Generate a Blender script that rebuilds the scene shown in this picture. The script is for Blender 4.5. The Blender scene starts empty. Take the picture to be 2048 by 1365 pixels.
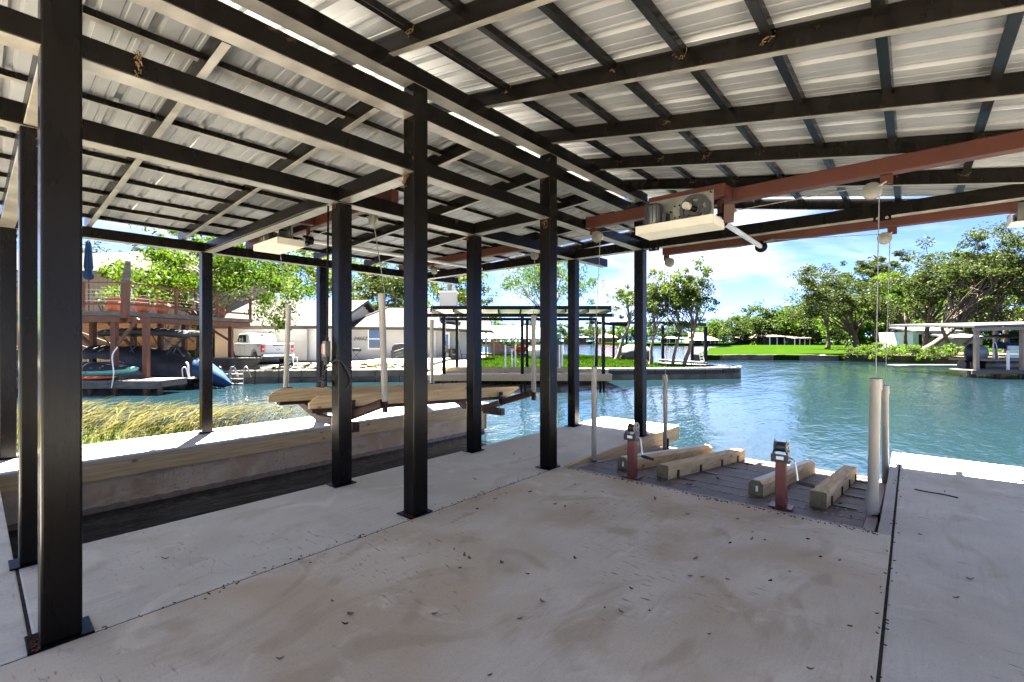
import bpy, math, random
import numpy as np
from mathutils import Vector, Matrix
R = math.radians
sc = bpy.context.scene
C = sc.collection
random.seed(7)

# ------------------------------------------------------------------ camera
PSI = math.atan(800.4 / 930.0)          # the camera looks this far round from +Y towards -X
CAM_H = 1.5
cam_d = bpy.data.cameras.new('camera')
cam = bpy.data.objects.new('camera', cam_d)
C.objects.link(cam)
cam.location = (0, 0, CAM_H)
cam.rotation_euler = (R(90), 0, PSI)
cam_d.sensor_width = 36.0
cam_d.lens = 36.0 * 930.0 / 2048.0
cam_d.clip_start = 0.05
cam_d.clip_end = 9000
sc.camera = cam

# ------------------------------------------------------------------ sky, sun, exposure
SUN_EL = R(70)
SUN_DIR = Vector((-0.868 * math.cos(SUN_EL), 0.496 * math.cos(SUN_EL), math.sin(SUN_EL)))
world = bpy.data.worlds.new('World')
sc.world = world
world.use_nodes = True
nt = world.node_tree
nt.nodes.clear()
wo = nt.nodes.new('ShaderNodeOutputWorld')
bg = nt.nodes.new('ShaderNodeBackground')
sky = nt.nodes.new('ShaderNodeTexSky')
sky.sky_type = 'NISHITA'
sky.sun_disc = False
sky.sun_elevation = SUN_EL
sky.sun_rotation = math.atan2(SUN_DIR.x, SUN_DIR.y)
sky.air_density = 0.075
sky.dust_density = 0.0
sky.ozone_density = 3.0
tc = nt.nodes.new('ShaderNodeTexCoord')
mp = nt.nodes.new('ShaderNodeMapping')
mp.inputs['Scale'].default_value = (1.0, 1.0, 2.6)
nz = nt.nodes.new('ShaderNodeTexNoise')
nz.inputs['Scale'].default_value = 2.3
nz.inputs['Detail'].default_value = 6
nz.inputs['Roughness'].default_value = 0.55
nz.inputs['Distortion'].default_value = 0.4
rp = nt.nodes.new('ShaderNodeValToRGB')
rp.color_ramp.elements[0].position = 0.47
rp.color_ramp.elements[1].position = 0.74
cm = nt.nodes.new('ShaderNodeMixRGB')
cm.inputs['Color2'].default_value = (1.55, 1.5, 1.52, 1)
nt.links.new(tc.outputs['Generated'], mp.inputs['Vector'])
nt.links.new(mp.outputs['Vector'], nz.inputs['Vector'])
nt.links.new(nz.outputs['Fac'], rp.inputs['Fac'])
nt.links.new(rp.outputs['Color'], cm.inputs['Fac'])
nt.links.new(sky.outputs['Color'], cm.inputs['Color1'])
nt.links.new(cm.outputs['Color'], bg.inputs['Color'])
bg.inputs['Strength'].default_value = 0.05
nt.links.new(bg.outputs['Background'], wo.inputs['Surface'])

sun_d = bpy.data.lights.new('sun', 'SUN')
sun_d.energy = 3.9
sun_d.angle = R(0.53)
sun_d.color = (1.0, 0.93, 0.82)
sun = bpy.data.objects.new('sun', sun_d)
C.objects.link(sun)
sun.location = (0, 0, 40)
sun.rotation_euler = SUN_DIR.to_track_quat('Z', 'Y').to_euler()

sc.view_settings.view_transform = 'Standard'
sc.view_settings.look = 'None'
sc.view_settings.exposure = 5.15
sc.view_settings.gamma = 1.0
sc.view_settings.use_curve_mapping = False
sc.render.engine = 'CYCLES'
cy = sc.cycles
cy.use_denoising = True
cy.max_bounces = 8
cy.diffuse_bounces = 5
cy.glossy_bounces = 4
cy.transmission_bounces = 4
cy.transparent_max_bounces = 6
cy.sample_clamp_indirect = 8
cy.caustics_reflective = True
cy.blur_glossy = 1.0
cy.caustics_refractive = False

# ------------------------------------------------------------------ helpers
CAMF = Matrix.Rotation(PSI, 4, 'Z')     # site frame whose y axis runs the way the camera looks
WM = {}


def tag(o, label=None, cat=None, group=None, kind=None):
    if label: o['label'] = label
    if cat: o['category'] = cat
    if group: o['group'] = group
    if kind: o['kind'] = kind
    return o


def thing(name, label, cat, loc=(0, 0, 0), rz=0.0, group=None):
    o = bpy.data.objects.new(name, None)
    o.empty_display_size = 0.2
    C.objects.link(o)
    o.location = loc
    o.rotation_euler = (0, 0, rz)
    WM[o] = Matrix.Translation(Vector(loc)) @ Matrix.Rotation(rz, 4, 'Z')
    return tag(o, label, cat, group)


def link(me, name, m=None, parent=None):
    if m is not None and not me.materials:
        me.materials.append(m)
    o = bpy.data.objects.new(name, me)
    C.objects.link(o)
    if parent is not None:
        o.parent = parent
        WM[o] = WM[parent]
    else:
        WM[o] = Matrix.Identity(4)
    return o


class MB:
    def __init__(s, T=None):
        s.v, s.f, s.T = [], [], T

    def add(s, vs, fs):
        n = len(s.v)
        for p in vs:
            p = Vector(p)
            s.v.append(s.T @ p if s.T is not None else p)
        s.f += [tuple(i + n for i in f) for f in fs]
        return s

    def box(s, x0, x1, y0, y1, z0, z1):
        v = [(x, y, z) for z in (z0, z1) for y in (y0, y1) for x in (x0, x1)]
        return s.add(v, [(0, 2, 3, 1), (4, 5, 7, 6), (0, 1, 5, 4), (2, 6, 7, 3), (0, 4, 6, 2), (1, 3, 7, 5)])

    def beam(s, p0, p1, w, h, up=(0, 0, 1), ext=0.0):
        p0, p1, up = Vector(p0), Vector(p1), Vector(up)
        d = (p1 - p0).normalized()
        p0 = p0 - d * ext
        p1 = p1 + d * ext
        r = d.cross(up)
        if r.length < 1e-5: r = d.cross(Vector((1, 0, 0)))
        r.normalize()
        u = r.cross(d).normalized()
        v = [p + r * (a * w / 2) + u * (b * h / 2) for p in (p0, p1) for a, b in ((-1, -1), (1, -1), (1, 1), (-1, 1))]
        return s.add(v, [(0, 1, 2, 3), (7, 6, 5, 4), (0, 4, 5, 1), (1, 5, 6, 2), (2, 6, 7, 3), (3, 7, 4, 0)])

    def tube(s, pts, r, n=8, cap=True):
        pts = [Vector(p) for p in pts]
        rs = r if isinstance(r, (list, tuple)) else [r] * len(pts)
        base = len(s.v)
        vs, fs = [], []
        prev = None
        for i, p in enumerate(pts):
            d = (pts[min(i + 1, len(pts) - 1)] - pts[max(i - 1, 0)]).normalized()
            a = prev if prev is not None else (Vector((0, 0, 1)) if abs(d.z) < 0.9 else Vector((1, 0, 0)))
            x = (a - d * a.dot(d))
            if x.length < 1e-4:
                x = d.orthogonal()
            x.normalize()
            prev = x
            y = d.cross(x)
            for k in range(n):
                t = 2 * math.pi * k / n
                vs.append(p + (x * math.cos(t) + y * math.sin(t)) * rs[i])
        for i in range(len(pts) - 1):
            for k in range(n):
                a, b = i * n + k, i * n + (k + 1) % n
                fs.append((a, b, b + n, a + n))
        if cap:
            fs.append(tuple(range(n - 1, -1, -1)))
            fs.append(tuple(range((len(pts) - 1) * n, len(pts) * n)))
        return s.add(vs, fs)

    def lathe(s, c, prof, n=16):
        c = Vector(c)
        vs, fs = [], []
        for (r, z) in prof:
            for k in range(n):
                t = 2 * math.pi * k / n
                vs.append(c + Vector((r * math.cos(t), r * math.sin(t), z)))
        for i in range(len(prof) - 1):
            for k in range(n):
                a, b = i * n + k, i * n + (k + 1) % n
                fs.append((a, b, b + n, a + n))
        fs.append(tuple(range(n - 1, -1, -1)))
        fs.append(tuple(range((len(prof) - 1) * n, len(prof) * n)))
        return s.add(vs, fs)

    def poly(s, pts, vec):
        """a flat outline pushed along vec"""
        pts = [Vector(p) for p in pts]
        vec = Vector(vec)
        n = len(pts)
        nor = Vector((0, 0, 0))
        for i in range(n):
            nor += pts[i].cross(pts[(i + 1) % n])
        if nor.dot(vec) > 0: pts = pts[::-1]
        fs = [tuple(range(n)), tuple(range(2 * n - 1, n - 1, -1))]
        fs += [(i, i + n, (i + 1) % n + n, (i + 1) % n) for i in range(n)]
        return s.add(pts + [p + vec for p in pts], fs)

    def grid(s, fn, nu, nv):
        vs = [fn(i / nu, j / nv) for j in range(nv + 1) for i in range(nu + 1)]
        fs = [(j * (nu + 1) + i, j * (nu + 1) + i + 1, (j + 1) * (nu + 1) + i + 1, (j + 1) * (nu + 1) + i) for j in range(nv) for i in range(nu)]
        return s.add(vs, fs)

    def blob(s, c, r, nu=12, nv=8, fn=None):
        c = Vector(c)

        def f(u, v):
            a, b = 2 * math.pi * u, math.pi * (v - 0.5)
            p = Vector((math.cos(a) * math.cos(b), math.sin(a) * math.cos(b), math.sin(b)))
            k = fn(p) if fn else 1.0
            return c + Vector((p.x * r[0], p.y * r[1], p.z * r[2])) * k
        return s.grid(f, nu, nv)

    def build(s, name, m, parent=None, smooth=False, bev=0.0, local=False, under=None):
        vs = s.v
        if parent is not None and not local:
            inv = WM[parent].inverted()
            vs = [inv @ p for p in vs]
        me = bpy.data.meshes.new(name)
        me.from_pydata([tuple(p) for p in vs], [], s.f)
        if smooth:
            me.polygons.foreach_set('use_smooth', [True] * len(me.polygons))
            if smooth != 'all':
                me.set_sharp_from_angle(angle=R(40))
        me.update()
        o = link(me, name, m, parent)
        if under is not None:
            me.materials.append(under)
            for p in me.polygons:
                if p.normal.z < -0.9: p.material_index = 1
        if bev:
            b = o.modifiers.new('edge', 'BEVEL')
            b.width = bev
            b.segments = 2
            b.limit_method = 'ANGLE'
        return o


def np_mesh(name, V, F):
    """V (n,3) and F (m,k) arrays -> mesh, quickly"""
    me = bpy.data.meshes.new(name)
    V = np.ascontiguousarray(V, dtype=np.float32)
    F = np.ascontiguousarray(F, dtype=np.int32)
    k = F.shape[1]
    me.vertices.add(len(V))
    me.vertices.foreach_set('co', V.ravel())
    me.loops.add(F.size)
    me.loops.foreach_set('vertex_index', F.ravel())
    me.polygons.add(len(F))
    me.polygons.foreach_set('loop_start', np.arange(0, F.size, k, dtype=np.int32))
    me.polygons.foreach_set('loop_total', np.full(len(F), k, dtype=np.int32))
    me.update(calc_edges=True)
    return me


def dup(o, parent, mat=None):
    """a copy of a part (mesh data shared), moved by mat in its parent's frame"""
    c = o.copy()
    C.objects.link(c)
    c.parent = parent
    if mat is not None: c.matrix_local = mat
    WM[c] = WM[parent]
    return c


def dup_thing(root, loc, rz=None, label=None, scale=None):
    r = root.copy()
    C.objects.link(r)
    r.location = loc
    if rz is not None: r.rotation_euler = (0, 0, rz)
    if scale is not None: r.scale = (scale,) * 3 if not isinstance(scale, tuple) else scale
    if label: r['label'] = label
    for ch in list(root.children):
        c = ch.copy()
        C.objects.link(c)
        c.parent = r
        for g in list(ch.children):
            d = g.copy()
            C.objects.link(d)
            d.parent = c
    return r


def Q(l, d, z=0.0):
    """site frame (across, along) -> world"""
    return CAMF @ Vector((l, d, z))


def lat(px, d): return (px - 1024.0) / 930.0 * d
def hgt(py, d): return CAM_H + (682.3 - py) / 930.0 * d
def P(px, py, d): return Q(lat(px, d), d, hgt(py, d))


# ------------------------------------------------------------------ materials
def M(name, col, rough=0.6, metal=0.0, col2=None, vs=4.0, st=(1, 1, 1), bump=0.0, bs=40.0, spec=0.5, det=4.0, lo=0.35, hi=0.65, bst=None, world=False, coat=0.0):
    m = bpy.data.materials.new(name)
    m.use_nodes = True
    t = m.node_tree
    b = t.nodes['Principled BSDF']
    b.inputs['Roughness'].default_value = rough
    b.inputs['Metallic'].default_value = metal
    if rough >= 0.78: spec = min(spec, 0.08)
    b.inputs['Specular IOR Level'].default_value = spec
    b.inputs['Coat Weight'].default_value = coat
    co = t.nodes.new('ShaderNodeNewGeometry') if world else t.nodes.new('ShaderNodeTexCoord')
    src = co.outputs['Position'] if world else co.outputs['Object']
    if col2 is None:
        col2 = tuple(c * 0.8 for c in col)
    mp = t.nodes.new('ShaderNodeMapping')
    mp.inputs['Scale'].default_value = st
    t.links.new(src, mp.inputs['Vector'])
    n = t.nodes.new('ShaderNodeTexNoise')
    n.inputs['Scale'].default_value = vs
    n.inputs['Detail'].default_value = det
    t.links.new(mp.outputs['Vector'], n.inputs['Vector'])
    r = t.nodes.new('ShaderNodeValToRGB')
    r.color_ramp.elements[0].position = lo
    r.color_ramp.elements[1].position = hi
    r.color_ramp.elements[0].color = (*col2, 1)
    r.color_ramp.elements[1].color = (*col, 1)
    t.links.new(n.outputs['Fac'], r.inputs['Fac'])
    t.links.new(r.outputs['Color'], b.inputs['Base Color'])
    if bump:
        mb = t.nodes.new('ShaderNodeMapping')
        mb.inputs['Scale'].default_value = bst or st
        t.links.new(src, mb.inputs['Vector'])
        n2 = t.nodes.new('ShaderNodeTexNoise')
        n2.inputs['Scale'].default_value = bs
        n2.inputs['Detail'].default_value = 3
        t.links.new(mb.outputs['Vector'], n2.inputs['Vector'])
        bp = t.nodes.new('ShaderNodeBump')
        bp.inputs['Strength'].default_value = bump
        bp.inputs['Distance'].default_value = 0.01
        t.links.new(n2.outputs['Fac'], bp.inputs['Height'])
        t.links.new(bp.outputs['Normal'], b.inputs['Normal'])
    return m


def nodes_of(m): return m.node_tree, m.node_tree.nodes['Principled BSDF']


def mix_over(m, fac_socket, col):
    """lay a second colour over the base colour where fac is 1"""
    t, b = nodes_of(m)
    old = b.inputs['Base Color'].links[0].from_socket
    x = t.nodes.new('ShaderNodeMixRGB')
    x.inputs['Color2'].default_value = (*col, 1)
    t.links.new(old, x.inputs['Color1'])
    t.links.new(fac_socket, x.inputs['Fac'])
    t.links.new(x.outputs['Color'], b.inputs['Base Color'])


def noise_fac(m, scale, lo, hi, st=(1, 1, 1), det=4.0, dist=0.0, world=True, rough=0.5):
    t, b = nodes_of(m)
    co = t.nodes.new('ShaderNodeNewGeometry') if world else t.nodes.new('ShaderNodeTexCoord')
    mp = t.nodes.new('ShaderNodeMapping')
    mp.inputs['Scale'].default_value = st
    t.links.new(co.outputs['Position' if world else 'Object'], mp.inputs['Vector'])
    n = t.nodes.new('ShaderNodeTexNoise')
    n.inputs['Scale'].default_value = scale
    n.inputs['Detail'].default_value = det
    n.inputs['Distortion'].default_value = dist
    n.inputs['Roughness'].default_value = rough
    t.links.new(mp.outputs['Vector'], n.inputs['Vector'])
    r = t.nodes.new('ShaderNodeMapRange')
    r.inputs['From Min'].default_value = lo
    r.inputs['From Max'].default_value = hi
    t.links.new(n.outputs['Fac'], r.inputs['Value'])
    return r.outputs['Result']


def crack_fac(m, scale, width, dist=0.6):
    """thin wandering lines: edges of large cells, bent by noise"""
    t, b = nodes_of(m)
    co = t.nodes.new('ShaderNodeNewGeometry')
    n = t.nodes.new('ShaderNodeTexNoise')
    n.inputs['Scale'].default_value = 2.5
    n.inputs['Detail'].default_value = 5
    t.links.new(co.outputs['Position'], n.inputs['Vector'])
    a = t.nodes.new('ShaderNodeMixRGB')
    a.blend_type = 'ADD'
    a.inputs['Fac'].default_value = dist
    t.links.new(co.outputs['Position'], a.inputs['Color1'])
    t.links.new(n.outputs['Color'], a.inputs['Color2'])
    v = t.nodes.new('ShaderNodeTexVoronoi')
    v.feature = 'DISTANCE_TO_EDGE'
    v.inputs['Scale'].default_value = scale
    t.links.new(a.outputs['Color'], v.inputs['Vector'])
    r = t.nodes.new('ShaderNodeMapRange')
    r.inputs['From Min'].default_value = width
    r.inputs['From Max'].default_value = 0.0
    t.links.new(v.outputs['Distance'], r.inputs['Value'])
    return r.outputs['Result']


def mul(m, a, b_):
    t, _ = nodes_of(m)
    x = t.nodes.new('ShaderNodeMath')
    x.operation = 'MULTIPLY'
    x.use_clamp = True
    t.links.new(a, x.inputs[0])
    if isinstance(b_, float): x.inputs[1].default_value = b_
    else: t.links.new(b_, x.inputs[1])
    return x.outputs[0]


def concrete(name, col, stain, stain_lo, stain_hi, amt, dirt=0.5):
    m = M(name, col, rough=0.78, col2=tuple(c * 0.86 for c in col), vs=1.7, bump=0.45, bs=48, world=True, spec=0.35, bst=(1, 0.30, 1))
    mix_over(m, mul(m, noise_fac(m, 34, 0.50, 0.72, st=(1.0, 0.07, 1), det=6), mul(m, noise_fac(m, 0.7, 0.40, 0.60, det=3), 0.55)), tuple(c * 0.70 for c in col))
    mix_over(m, mul(m, noise_fac(m, 0.62, stain_lo, stain_hi, det=5, dist=1.6), amt), stain)
    mix_over(m, mul(m, noise_fac(m, 1.6, 0.56, 0.66, det=6, dist=2.2, st=(1, 0.6, 1)), amt * 0.8), tuple(c * 0.85 for c in stain))
    mix_over(m, mul(m, noise_fac(m, 2.1, 0.60, 0.70, det=5, dist=1.2), 0.5), tuple(min(1, c * 1.18) for c in col))
    mix_over(m, mul(m, noise_fac(m, 26, 0.60, 0.70, st=(0.35, 1.5, 1), det=5), noise_fac(m, 0.9, 0.48, 0.62, det=3)), tuple(c * (1 - dirt) for c in stain))
    mix_over(m, mul(m, noise_fac(m, 95, 0.58, 0.72, det=3), 0.5), tuple(c * 0.42 for c in col))
    mix_over(m, mul(m, crack_fac(m, 0.42, 0.0026), mul(m, noise_fac(m, 0.5, 0.50, 0.60, det=2), 0.5)), tuple(c * 0.35 for c in col))
    return m


def wood(name, col, dark, axis=1, knots=True, rough=0.7, grey=None):
    st = [24, 24, 24]
    st[axis] = 1.1
    m = M(name, col, rough=rough, col2=dark, vs=1.6, st=tuple(st), bump=0.25, bs=2.2, world=True, spec=0.3, det=6)
    if knots:
        t, b = nodes_of(m)
        co = t.nodes.new('ShaderNodeNewGeometry')
        mp = t.nodes.new('ShaderNodeMapping')
        ks = [7, 7, 7]
        ks[axis] = 4.2
        mp.inputs['Scale'].default_value = ks
        t.links.new(co.outputs['Position'], mp.inputs['Vector'])
        v = t.nodes.new('ShaderNodeTexVoronoi')
        v.inputs['Scale'].default_value = 0.75
        t.links.new(mp.outputs['Vector'], v.inputs['Vector'])
        r = t.nodes.new('ShaderNodeMapRange')
        r.inputs['From Min'].default_value = 0.15
        r.inputs['From Max'].default_value = 0.06
        t.links.new(v.outputs['Distance'], r.inputs['Value'])
        mix_over(m, mul(m, r.outputs['Result'], 0.85), tuple(c * 0.28 for c in dark))
    if grey:
        mix_over(m, noise_fac(m, 1.1, 0.42, 0.62), grey)
    return m


MAT = {}
MAT['floor_a'] = concrete('concrete_walk', (0.62, 0.59, 0.52), (0.48, 0.425, 0.335), 0.50, 0.70, 0.55)
MAT['floor_b'] = concrete('concrete_main', (0.63, 0.57, 0.475), (0.47, 0.375, 0.265), 0.42, 0.61, 0.75)
MAT['floor_c'] = concrete('concrete_side', (0.58, 0.55, 0.485), (0.44, 0.385, 0.30), 0.50, 0.68, 0.6)
MAT['cap'] = concrete('concrete_cap', (0.48, 0.46, 0.425), (0.34, 0.31, 0.275), 0.55, 0.75, 0.4)
MAT['wall'] = concrete('concrete_wall', (0.56, 0.44, 0.31), (0.40, 0.275, 0.17), 0.42, 0.62, 0.8)
MAT['wallwet'] = M('wet_footing', (0.10, 0.07, 0.045), rough=0.4, col2=(0.19, 0.11, 0.06), vs=14, bump=0.8, bs=22, world=True)
MAT['steel'] = M('black_steel', (0.0024, 0.0021, 0.0019), rough=0.25, col2=(0.0042, 0.0034, 0.0029), vs=2.2, st=(3, 3, 0.7), bump=0.06, bs=25, world=True, spec=0.10)
mix_over(MAT['steel'], mul(MAT['steel'], noise_fac(MAT['steel'], 6.0, 0.68, 0.76, det=6), 0.6), (0.035, 0.017, 0.008))
MAT['under_sheen'] = M('steel_underside_sheen', (0.155, 0.145, 0.125), rough=0.36, metal=0.2, col2=(0.085, 0.078, 0.066), vs=2.6, st=(2, 2, 1), det=7, bump=0.1, bs=20, world=True)  # black steel's downward faces: reflected sheen painted in as a paler grey
mix_over(MAT['under_sheen'], mul(MAT['under_sheen'], noise_fac(MAT['under_sheen'], 3.0, 0.62, 0.72, det=6), 0.8), (0.05, 0.045, 0.04))
MAT['red'] = M('red_oxide_steel', (0.034, 0.0075, 0.0035), rough=0.5, col2=(0.024, 0.0055, 0.0028), vs=3, bump=0.05, bs=20, world=True, spec=0.2)
MAT['redpost'] = M('red_winch_paint', (0.125, 0.020, 0.013), rough=0.40, col2=(0.09, 0.016, 0.010), vs=6, world=True)
MAT['galv'] = M('galvanized_sheet', (0.92, 0.89, 0.81), rough=0.30, metal=0.2, col2=(0.84, 0.81, 0.73), vs=1.3, st=(0.6, 3, 1), bump=0.10, bs=1.8, world=True)
MAT['galvtop'] = M('weathered_sheet_top', (0.14, 0.145, 0.15), rough=0.5, metal=0.2, col2=(0.10, 0.105, 0.11), vs=2, world=True)
MAT['zinc'] = M('zinc_plate', (0.12, 0.115, 0.103), rough=0.45, metal=0.3, col2=(0.075, 0.072, 0.064), vs=7, world=True)
MAT['tray'] = M('beige_tray', (0.36, 0.34, 0.29), rough=0.5, col2=(0.31, 0.29, 0.245), vs=3, world=True)
MAT['tube'] = M('bright_tube', (0.45, 0.45, 0.44), rough=0.38, metal=0.6, vs=3, world=True)
MAT['black'] = M('black_plastic', (0.012, 0.012, 0.013), rough=0.42, world=True)
MAT['rubber'] = M('black_rubber', (0.016, 0.016, 0.017), rough=0.75, world=True)
MAT['cable'] = M('wire_rope', (0.16, 0.15, 0.14), rough=0.45, metal=0.6, vs=60, world=True)
MAT['pvc'] = M('weathered_pvc', (0.245, 0.228, 0.195), rough=0.5, col2=(0.195, 0.18, 0.15), vs=2.5, st=(4, 4, 0.8), world=True)
MAT['pine_y'] = wood('treated_pine_along', (0.52, 0.375, 0.195), (0.37, 0.25, 0.12), 1)
MAT['pine_x'] = wood('treated_pine_across', (0.52, 0.375, 0.195), (0.37, 0.25, 0.12), 0)
MAT['pine_end'] = M('pine_end_grain', (0.18, 0.145, 0.08), rough=0.85, col2=(0.12, 0.10, 0.055), vs=18, world=True)
MAT['pad'] = M('bunk_slick', (0.60, 0.585, 0.54), rough=0.5, col2=(0.46, 0.44, 0.40), vs=3, world=True)
MAT['deck'] = M('brown_deck', (0.105, 0.072, 0.056), rough=0.6, col2=(0.070, 0.047, 0.037), vs=5, bump=0.35, bs=14, bst=(1, 8, 1), world=True)
MAT['deckedge'] = M('deck_frame', (0.26, 0.18, 0.165), rough=0.5, col2=(0.20, 0.14, 0.13), vs=4, world=True)
MAT['white'] = M('white_paint', (0.78, 0.78, 0.76), rough=0.5, col2=(0.72, 0.72, 0.70), vs=2, world=True)
MAT['chrome'] = M('chrome', (0.72, 0.72, 0.72), rough=0.15, metal=1.0, world=True)
MAT['label'] = M('white_label', (0.75, 0.75, 0.73), rough=0.4, world=True)
# ------------------------------------------------------------------ ground, lake, land
WATER_Z = -0.68


def water_material():
    m = M('lake_water', (0.0040, 0.0115, 0.0155), rough=0.04, col2=(0.003, 0.009, 0.0135), vs=0.05, world=True, spec=0.5)
    t, b = nodes_of(m)
    b.inputs['IOR'].default_value = 1.33
    co = t.nodes.new('ShaderNodeNewGeometry')
    prev = None
    for sx, sy, s, d, det in ((1.0, 0.40, 1.7, 0.040, 3), (1.0, 0.6, 6.5, 0.012, 2), (1, 0.35, 0.30, 0.085, 2)):
        mp_ = t.nodes.new('ShaderNodeMapping')
        mp_.inputs['Scale'].default_value = (sx, sy, 1)
        mp_.inputs['Rotation'].default_value = (0, 0, -PSI + R(84))
        t.links.new(co.outputs['Position'], mp_.inputs['Vector'])
        n = t.nodes.new('ShaderNodeTexNoise')
        n.inputs['Scale'].default_value = s
        n.inputs['Detail'].default_value = det
        n.inputs['Distortion'].default_value = 0.5
        t.links.new(mp_.outputs['Vector'], n.inputs['Vector'])
        bp = t.nodes.new('ShaderNodeBump')
        bp.inputs['Strength'].default_value = 1.0
        bp.inputs['Distance'].default_value = d
        t.links.new(n.outputs['Fac'], bp.inputs['Height'])
        if prev: t.links.new(prev, bp.inputs['Normal'])
        prev = bp.outputs['Normal']
    t.links.new(prev, b.inputs['Normal'])
    return m


MAT['water'] = water_material()
MAT['bed'] = M('lake_bed', (0.10, 0.09, 0.06), rough=0.9, world=True, vs=0.3)
MAT['lawn'] = M('mown_lawn', (0.0085, 0.021, 0.0012), rough=0.9, col2=(0.0055, 0.015, 0.0012), vs=0.55, det=8, bump=0.8, bs=18, world=True, spec=0.0)
mix_over(MAT['lawn'], mul(MAT['lawn'], noise_fac(MAT['lawn'], 9, 0.50, 0.66, det=6), 0.55), (0.011, 0.023, 0.0018))
mix_over(MAT['lawn'], mul(MAT['lawn'], noise_fac(MAT['lawn'], 0.23, 0.56, 0.70, det=4), 0.6), (0.022, 0.028, 0.006))
MAT['dirt'] = M('bank_soil', (0.10, 0.075, 0.046), rough=0.95, col2=(0.05, 0.038, 0.022), vs=0.9, det=8, bump=0.9, bs=7, world=True, spec=0.1)
mix_over(MAT['dirt'], noise_fac(MAT['dirt'], 0.4, 0.48, 0.6, det=6), (0.030, 0.048, 0.010))
MAT['drive'] = M('pale_concrete', (0.17, 0.16, 0.14), rough=0.85, col2=(0.12, 0.112, 0.10), vs=0.7, det=6, world=True)
MAT['asphalt'] = M('dark_drive', (0.07, 0.07, 0.07), rough=0.9, col2=(0.05, 0.05, 0.05), vs=3, world=True)
MAT['stonecap'] = M('limestone_block', (0.17, 0.145, 0.11), rough=0.9, col2=(0.10, 0.085, 0.062), vs=1.6, det=8, bump=0.7, bs=8, world=True, spec=0.2)
MAT['stonedark'] = M('stained_block', (0.12, 0.105, 0.085), rough=0.9, col2=(0.065, 0.055, 0.043), vs=1.2, det=8, bump=0.7, bs=8, world=True, spec=0.2)

o = MB().lathe((0, 0, -3.2), [(6000, -0.5), (6000, 0)], 48).build('ground', MAT['bed'])
tag(o, kind='structure')
wm = MB()
wm.add([(-5000, -5000, WATER_Z), (5000, -5000, WATER_Z), (5000, 5000, WATER_Z), (-5000, 5000, WATER_Z)], [(0, 1, 2, 3)])
tag(wm.build('lake_water', MAT['water']), kind='structure')


def land(name, pts, top, m, bottom=-3.0, site=True):
    b = MB(CAMF if site else None)
    b.poly([(x, y, bottom) for x, y in pts], (0, 0, top - bottom))
    return tag(b.build(name, m), kind='structure')


# own shore: lawn and drive behind the camera, reed bank beside the walkway
land('shore_ground', [(-9.2, 0.10), (60, 0.10), (60, -70), (-60, -70), (-60, -14), (-30, -9), (-19, -4.5), (-15.2, -0.6), (-13.4, 1.6), (-11.9, 2.9), (-10.4, 3.9), (-9.5, 4.7), (-9.2, 4.9)], -0.30, MAT['dirt'], site=False)
MAT['yard'] = M('yard_lawn', (0.10, 0.12, 0.05), rough=0.9, col2=(0.07, 0.09, 0.035), vs=0.7, det=6, world=True)  # unseen lawn behind the camera, kept dark so the black posts reflect less
land('yard', [(-9.0, -11.01), (-9.0, -45), (30, -45), (30, 0.0), (7.3, 0.0), (7.3, -11.01)][::-1], -0.12, MAT['yard'], site=False)
# bank with the houses on the other side of the cove
land('cove_bank', [(-120, 25), (-26, 25.0), (-17.2, 24.2), (-14.4, 23.6), (-13.2, 24.0), (-11.1, 24.6), (-6, 25.0), (-2.5, 25.4), (-2.5, 60), (-20, 90), (-120, 90)], -0.02, MAT['drive'])
land('side_lawn', [(-119, 30), (-24, 29.0), (-20.5, 30.5), (-21, 45), (-24, 70), (-119, 88)], 0.10, MAT['lawn'])
land('hill_terrace', [(-119, 34), (-23.5, 33.0), (-22.5, 40), (-24, 69), (-119, 87)], 2.4, MAT['dirt'])
land('asphalt_drive', [(-18.6, 28.0), (-14.2, 27.0), (-12.9, 31.5), (-13.4, 33.4), (-19.8, 33.0)], -0.005, MAT['asphalt'])
land('grass_verge', [(-20.4, 29.5), (-18.9, 28.3), (-20.0, 33.5), (-20.4, 42), (-21.0, 42)], 0.11, MAT['lawn'])
# the grassy point
PEN = [(-2.6, 25.5), (2.0, 26.2), (5.0, 26.4), (7.8, 26.6), (10.6, 26.9), (12.6, 27.3), (13.5, 27.8), (13.75, 28.5), (13.3, 29.4), (12.2, 30.6), (10.6, 33.2), (10.0, 38), (9.6, 47), (8.0, 53), (2, 56), (-2.6, 60)]
land('grassy_point', PEN, -0.10, MAT['lawn'])
# lawns and banks across the water
land('far_lawn', [(21.2, 52.5), (27.0, 53.5), (36, 51.5), (43, 44.0), (60, 37.5), (160, 30), (180, 160), (96, 190), (74, 158), (61, 128), (44, 104), (37.5, 88), (25.0, 62)][::1], -0.10, MAT['lawn'])
land('brushy_bank', [(36.2, 50.6), (43, 43.2), (60, 36.8), (160, 28.5), (160, 60), (60, 62), (40, 56)], 0.02, MAT['dirt'])
land('far_shore', [(55, 216), (90, 213), (150, 205), (420, 190), (500, 700), (70, 700), (60, 330)], 0.4, MAT['lawn'])
land('distant_shore', [(-420, 330), (-60, 350), (30, 352), (62, 352), (70, 900), (-600, 900)], 0.8, MAT['lawn'])
MAT['hill'] = M('wooded_hill', (0.055, 0.080, 0.030), rough=1.0, col2=(0.030, 0.050, 0.020), vs=0.06, det=8, bump=1.0, bs=0.4, world=True, spec=0.0)
hb = MB(CAMF)
hb.grid(lambda u, v: (-520 + 380 * u, 150 + 300 * v, -1 + (42 * math.sin(math.pi * min(1, u * 1.05)) ** 1.5 + 3 * math.sin(u * 31)) * math.sin(math.pi * v) ** 0.8), 40, 12)
tag(hb.build('wooded_hill', MAT['hill'], smooth='all'), kind='structure')

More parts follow.
